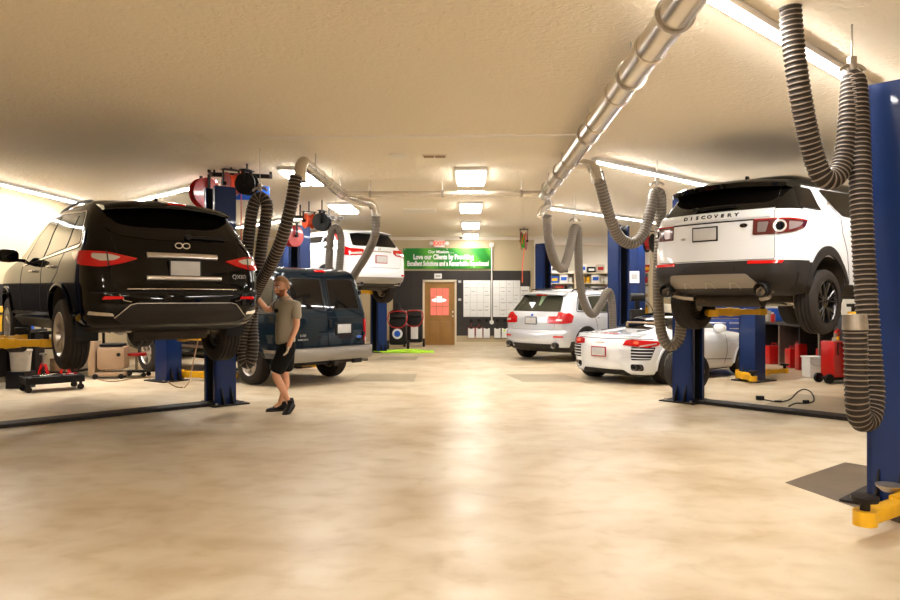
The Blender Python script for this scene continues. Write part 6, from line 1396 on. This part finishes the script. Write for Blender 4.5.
# ---------------------------------------------------------------- the mechanic
def skin_mesh(name, joints, edges, root, m, parent, levels=2, flat=None):
    """joints: name -> (x,y,z,rx,ry)"""
    bm = bmesh.new(); ks = list(joints); vs = {k: bm.verts.new(joints[k][:3]) for k in ks}
    for a, c in edges: bm.edges.new((vs[a], vs[c]))
    me = bpy.data.meshes.new(name); bm.to_mesh(me); bm.free()
    o = bpy.data.objects.new(name, me); COL.objects.link(o)
    sm = o.modifiers.new('s', 'SKIN'); sm.use_smooth_shade = True
    lay = me.skin_vertices[0] if me.skin_vertices else None
    if lay is None:
        bpy.context.view_layer.objects.active = o; bpy.context.view_layer.update(); lay = me.skin_vertices[0]
    for i, k in enumerate(ks):
        j = joints[k]; lay.data[i].radius = (j[3], j[4] if len(j) > 4 else j[3]); lay.data[i].use_root = (k == root)
    ss = o.modifiers.new('d', 'SUBSURF'); ss.levels = levels; ss.render_levels = levels
    bpy.context.view_layer.update()
    me2 = bpy.data.meshes.new_from_object(o.evaluated_get(bpy.context.evaluated_depsgraph_get()))
    bpy.data.objects.remove(o); me2.materials.clear(); me2.materials.append(M[m])
    for p in me2.polygons: p.use_smooth = True
    o = bpy.data.objects.new(name, me2); COL.objects.link(o); o.parent = parent; return o
def edges_of(*chains):
    e = []
    for c in chains:
        c = c.split(); e += list(zip(c[:-1], c[1:]))
    return e
pp = px(286, 411, 9.65)
man = thing('person', 'man in an olive polo and black shorts leaning a hand on the black SUV', 'person', (pp.x, pp.y, 0), .19)
# local axes: x to the picture's right, y away from the camera, z up; he faces -x and a little to the camera
J = {
 'pel': (0, 0, .92, .085, .075), 'bel': (-.015, 0, 1.06, .10, .085), 'che': (-.01, 0, 1.27, .125, .095), 'clav': (.0, .0, 1.42, .11, .075), 'neck': (-.01, -.005, 1.50, .058, .058), 'nk2': (-.03, -.015, 1.57, .055, .055),
 'shL': (.125, -.12, 1.415, .062, .062), 'elL': (.145, -.16, 1.13, .044, .044), 'wrL': (.055, -.20, .90, .029, .032), 'hdL': (.04, -.20, .85, .03, .04),
 'shR': (-.11, .13, 1.42, .062, .062), 'elR': (-.245, .10, 1.33, .046, .046), 'wrR': (-.40, -.02, 1.545, .028, .030), 'hdR': (-.43, -.045, 1.585, .030, .034),
 'hipL': (.035, -.07, .84, .08, .08), 'knL': (-.135, -.11, .50, .058, .058), 'caL': (-.06, -.11, .36, .056, .056), 'anL': (.045, -.12, .10, .034, .036),
 'hipR': (-.01, .07, .84, .08, .08), 'knR': (-.02, .08, .49, .056, .056), 'caR': (.0, .08, .35, .054, .054), 'anR': (-.085, .06, .09, .034, .036), 'toR': (-.16, .03, .05, .03, .03), 'toL': (.02, -.17, .05, .03, .03)}
J['anL'] = (.055, -.12, .11, .034, .036); J['toL'] = (.035, -.16, .06, .03, .03)
body = skin_mesh('body', J, edges_of('pel bel che clav neck nk2', 'clav shL elL wrL hdL', 'clav shR elR wrR hdR', 'pel hipL knL caL anL toL', 'pel hipR knR caR anR toR'), 'pel', 'skin', man)
# head as a shaped surface, facing -x slightly towards the camera and down
def head():
    bm = bmesh.new(); bmesh.ops.create_uvsphere(bm, u_segments=32, v_segments=24, radius=1)
    for v in bm.verts:
        x, y, z = v.co      # +x is the face
        fx = x * .098; fy = y * .076; fz = z * .118
        if z < -.1: k = 1 - .30 * min(1, (-z - .1)); fy *= k; fx *= (1 - .18 * min(1, -z)) if x < 0 else 1; 
        if x > .2: fx -= .010 * (x - .2) * (1 if z > .0 else .3)
        fx += .006 * math.exp(-((z + .62) ** 2) / .03) * (x > .3)                     # chin
        br = math.exp(-((z - .22) ** 2) / .012) * max(0, x) ** 2; fx += .005 * br      # brow
        for s_ in (-1, 1): fx -= .012 * math.exp(-(((y - s_ * .38) ** 2) / .03 + ((z - .06) ** 2) / .015)) * (x > .2)   # eye sockets
        v.co = (fx, fy, fz)
    b = B(); b.bm = bm
    b.lathe((0, 0, 0), (1, 0, 0), [(0, 0)], 3) if False else None
    return b
mh = Matrix.Translation((-.06, -.05, 1.645)) @ Matrix.Scale(1.07, 4) @ Matrix.Rotation(PI + .85, 4, 'Z') @ Matrix.Rotation(.16, 4, 'Y')
def put(b, name, m, parent, sm=60):
    for v in b.bm.verts: v.co = mh @ v.co
    return b.build(name, m, parent, sm)
hd = put(head(), 'head', 'skin', body, 180)
b = B(); rows = []
for (z, d_, w_) in ((.030, .090, .008), (.015, .099, .009), (.0, .107, .011), (-.015, .116, .014), (-.025, .116, .017), (-.032, .100, .014), (-.034, .085, .010)):
    rows.append([b.bm.verts.new((.075 + (d_ - .075) * math.cos(a), w_ * math.sin(a), z)) for a in [-PI / 2 + PI * k / 8 for k in range(9)]])
for r0, r1 in zip(rows[:-1], rows[1:]):
    for k in range(8): b.face([r0[k], r0[k + 1], r1[k + 1], r1[k]])
put(b, 'nose', 'skin', hd)
b = B()
for s_ in (-1, 1): b.lathe((.078, s_ * .031, .008), (1, 0, 0), [(-.008, .012), (.002, .010), (.006, .005), (.007, .0005)], 14)
put(b, 'eyes', 'paper', hd)
b = B()
for s_ in (-1, 1): b.cyl((.084, s_ * .031, .007), (.0865, s_ * .031, .007), .005, seg=12)
put(b, 'irises', 'blue', hd)
b = B()
for s_ in (-1, 1): b.tube([(.090, s_ * .012, .028), (.091, s_ * .03, .034), (.080, s_ * .05, .028)], .005, 6)
put(b, 'eyebrows', 'beard', hd)
b = B()
for s_ in (-1, 1):
    b.lathe((-.005, s_ * .074, -.005), (0, s_, 0), [(-.01, .026), (.008, .030), (.012, .024), (.006, .014), (.006, .001)], 16)
for v in b.bm.verts: v.co.z *= 1.2
put(b, 'ears', 'skin', hd)
def cap(zf, sx, sy, sz, jit, seed, cond):
    bm = bmesh.new(); bmesh.ops.create_uvsphere(bm, u_segments=40, v_segments=30, radius=1); r_ = random.Random(seed)
    for v in list(bm.verts):
        x, y, z = v.co
        if not cond(x, y, z): bm.verts.remove(v); continue
        k = 1 + r_.uniform(-jit, jit); v.co = (x * sx * k, y * sy * k, z * sz * k)
    for v in list(bm.verts):
        if not v.link_faces: bm.verts.remove(v)
    b = B(); b.bm.free(); b.bm = bm; return b
put(cap(0, .118, .094, .142, .02, 1, lambda x, y, z: z > .30 + .35 * max(0, x) or (x < .05 and z > -.30)), 'hair', 'hair', hd)
b = cap(0, .103, .074, .124, .015, 4, lambda x, y, z: z < -.16 and x > .05 and not (x > .8 and z > -.42))
put(b, 'beard', 'beard', hd)
b = B(); b.tube([(.097, -.016, -.050), (.103, 0, -.048), (.097, .016, -.050)], .005, 6); put(b, 'lips', 'skin', hd)
# hands with five fingers
def hand(base, dirv, palmn, scale, m, curl=.3, name='hand', thumb=1):
    d_ = Vector(dirv).normalized(); n = Vector(palmn); n = (n - d_ * n.dot(d_)).normalized(); s_ = d_.cross(n); bp = Vector(base)
    J_ = {'w': (*bp, .028, .022), 'p': (*(bp + d_ * .05 * scale), .036 * scale, .018 * scale), 'q': (*(bp + d_ * .085 * scale), .036 * scale, .015 * scale)}; E_ = [('w', 'p'), ('p', 'q')]
    skin_mesh('palm', J_, E_, 'w', m, body, 2)
    for i, (off, ln) in enumerate(((-.030, .062), (-.010, .075), (.011, .070), (.030, .055))):
        b0 = bp + d_ * .075 * scale + s_ * off * scale; pts = [b0]; dd = d_.copy()
        for k in range(3):
            dd = (dd * math.cos(curl) + n * math.sin(curl)).normalized(); pts.append(pts[-1] + dd * ln * scale * (.42, .33, .25)[k])
        b = B(); b.tube(catmull(pts, .006), .0085 * scale, 8, rf=lambda i: .0088 * scale * (1 - .012 * i)); b.build('finger', m, body, 80)
    pts = [bp + d_ * .02 * scale + s_ * thumb * -.028 * scale, bp + d_ * .05 * scale + s_ * thumb * -.052 * scale + n * .008, bp + d_ * .078 * scale + s_ * thumb * -.056 * scale + n * .016]
    b = B(); b.tube(catmull(pts, .006), .0105 * scale, 8); b.build('thumb', m, body, 80)
hand((-.425, -.04, 1.58), (-.55, -.25, .55), (-.3, .2, -1), 1.0, 'skin', .32)
hand((.047, -.205, .885), (-.25, -.05, -1), (-1, .2, .2), 1.0, 'glove', .28, thumb=-1)
# clothing
SJ = {'hem': (-.005, 0, .87, .175, .16), 'pel': (-.01, 0, .98, .162, .14), 'bel': (-.02, 0, 1.10, .160, .135), 'che': (-.01, 0, 1.27, .172, .135), 'clav': (.0, .0, 1.42, .142, .100), 'nk': (-.005, 0, 1.49, .070, .070),
      'shL': (.13, -.12, 1.405, .085, .080), 'slL': (.145, -.145, 1.20, .070, .070), 'shR': (-.115, .135, 1.41, .085, .080), 'slR': (-.215, .112, 1.345, .068, .068)}
shirt = skin_mesh('polo_shirt', SJ, edges_of('hem pel bel che clav nk', 'clav shL slL', 'clav shR slR'), 'hem', 'shirt', body)
b = B(); b.lathe((-.012, -.003, 1.505), (-.12, -.06, 1), [(-.04, .085), (.0, .075), (.012, .070), (.014, .064), (-.02, .066)], 28); b.build('collar', 'shirt', shirt)
b = B(); b.tube([(-.135, -.075, 1.46), (-.155, -.078, 1.40), (-.165, -.08, 1.33)], .006, 6); b.build('placket', 'clad', shirt)
b = B(); cpt = Vector((-.115, -.135, 1.335)); nn = Vector((-.55, -.83, .05)).normalized(); b.cyl(cpt - nn * .01, cpt + nn * .012, .028, seg=8); b.build('chest_logo', 'black', shirt)
KJ = {'wst': (-.005, 0, .985, .145, .13), 'pel': (0, 0, .90, .15, .14), 'hipL': (.03, -.075, .83, .13, .13), 'thL': (-.07, -.098, .64, .118, .118), 'kL': (-.13, -.108, .50, .112, .112), 'hipR': (-.0, .075, .83, .125, .125), 'thR': (.0, .08, .64, .115, .115), 'kR': (.0, .08, .50, .105, .105)}
skin_mesh('shorts', KJ, edges_of('pel wst', 'pel hipL thL kL', 'pel hipR thR kR'), 'pel', 'shorts', body)
def shoe(p, yaw, pitch, lab):
    e = thing('shoe', None, None); e.parent = body; e.location = p; e.rotation_euler = (0, pitch, yaw)
    b = B(); rows = []
    for (x, w_, h0, h1) in ((-.085, .028, .012, .085), (-.06, .038, .012, .105), (-.01, .040, .012, .098), (.05, .045, .012, .072), (.11, .047, .012, .055), (.16, .042, .014, .045), (.185, .026, .018, .036)):
        rows.append([b.bm.verts.new((x, w_ * math.cos(a), (h0 + h1) / 2 + (h1 - h0) / 2 * math.sin(a))) for a in [2 * PI * k / 14 for k in range(14)]])
    for r0, r1 in zip(rows[:-1], rows[1:]): b.bridge(r0, r1)
    b.face(rows[0]); b.face(rows[-1]); b.build('upper', 'black', e, 60)
    b = B(); b.poly([(x, w_, 0) for (x, w_) in ((-.09, -.03), (-.095, .0), (-.09, .03), (-.04, .043), (.06, .048), (.13, .048), (.18, .03), (.195, 0), (.18, -.03), (.13, -.048), (.06, -.048), (-.04, -.043))], (0, 0, 1), .02); b.build('sole', 'clad', e, 0)
    b = B()
    for k in range(4): x = .0 + k * .03; b.tube([(x, -.025, .092 - k * .011), (x + .008, 0, .101 - k * .011), (x, .025, .092 - k * .011)], .004, 6)
    b.build('laces', 'clad', e)
    b = B(); b.cyl((-.045, 0, .085), (-.045, 0, .125), .046, .044, seg=18); b.build('sock', 'black', e)
shoe((-.075, .065, .0), PI + .25, 0.0, 'a')
shoe((.065, -.13, .045), PI + 1.15, .42, 'b')
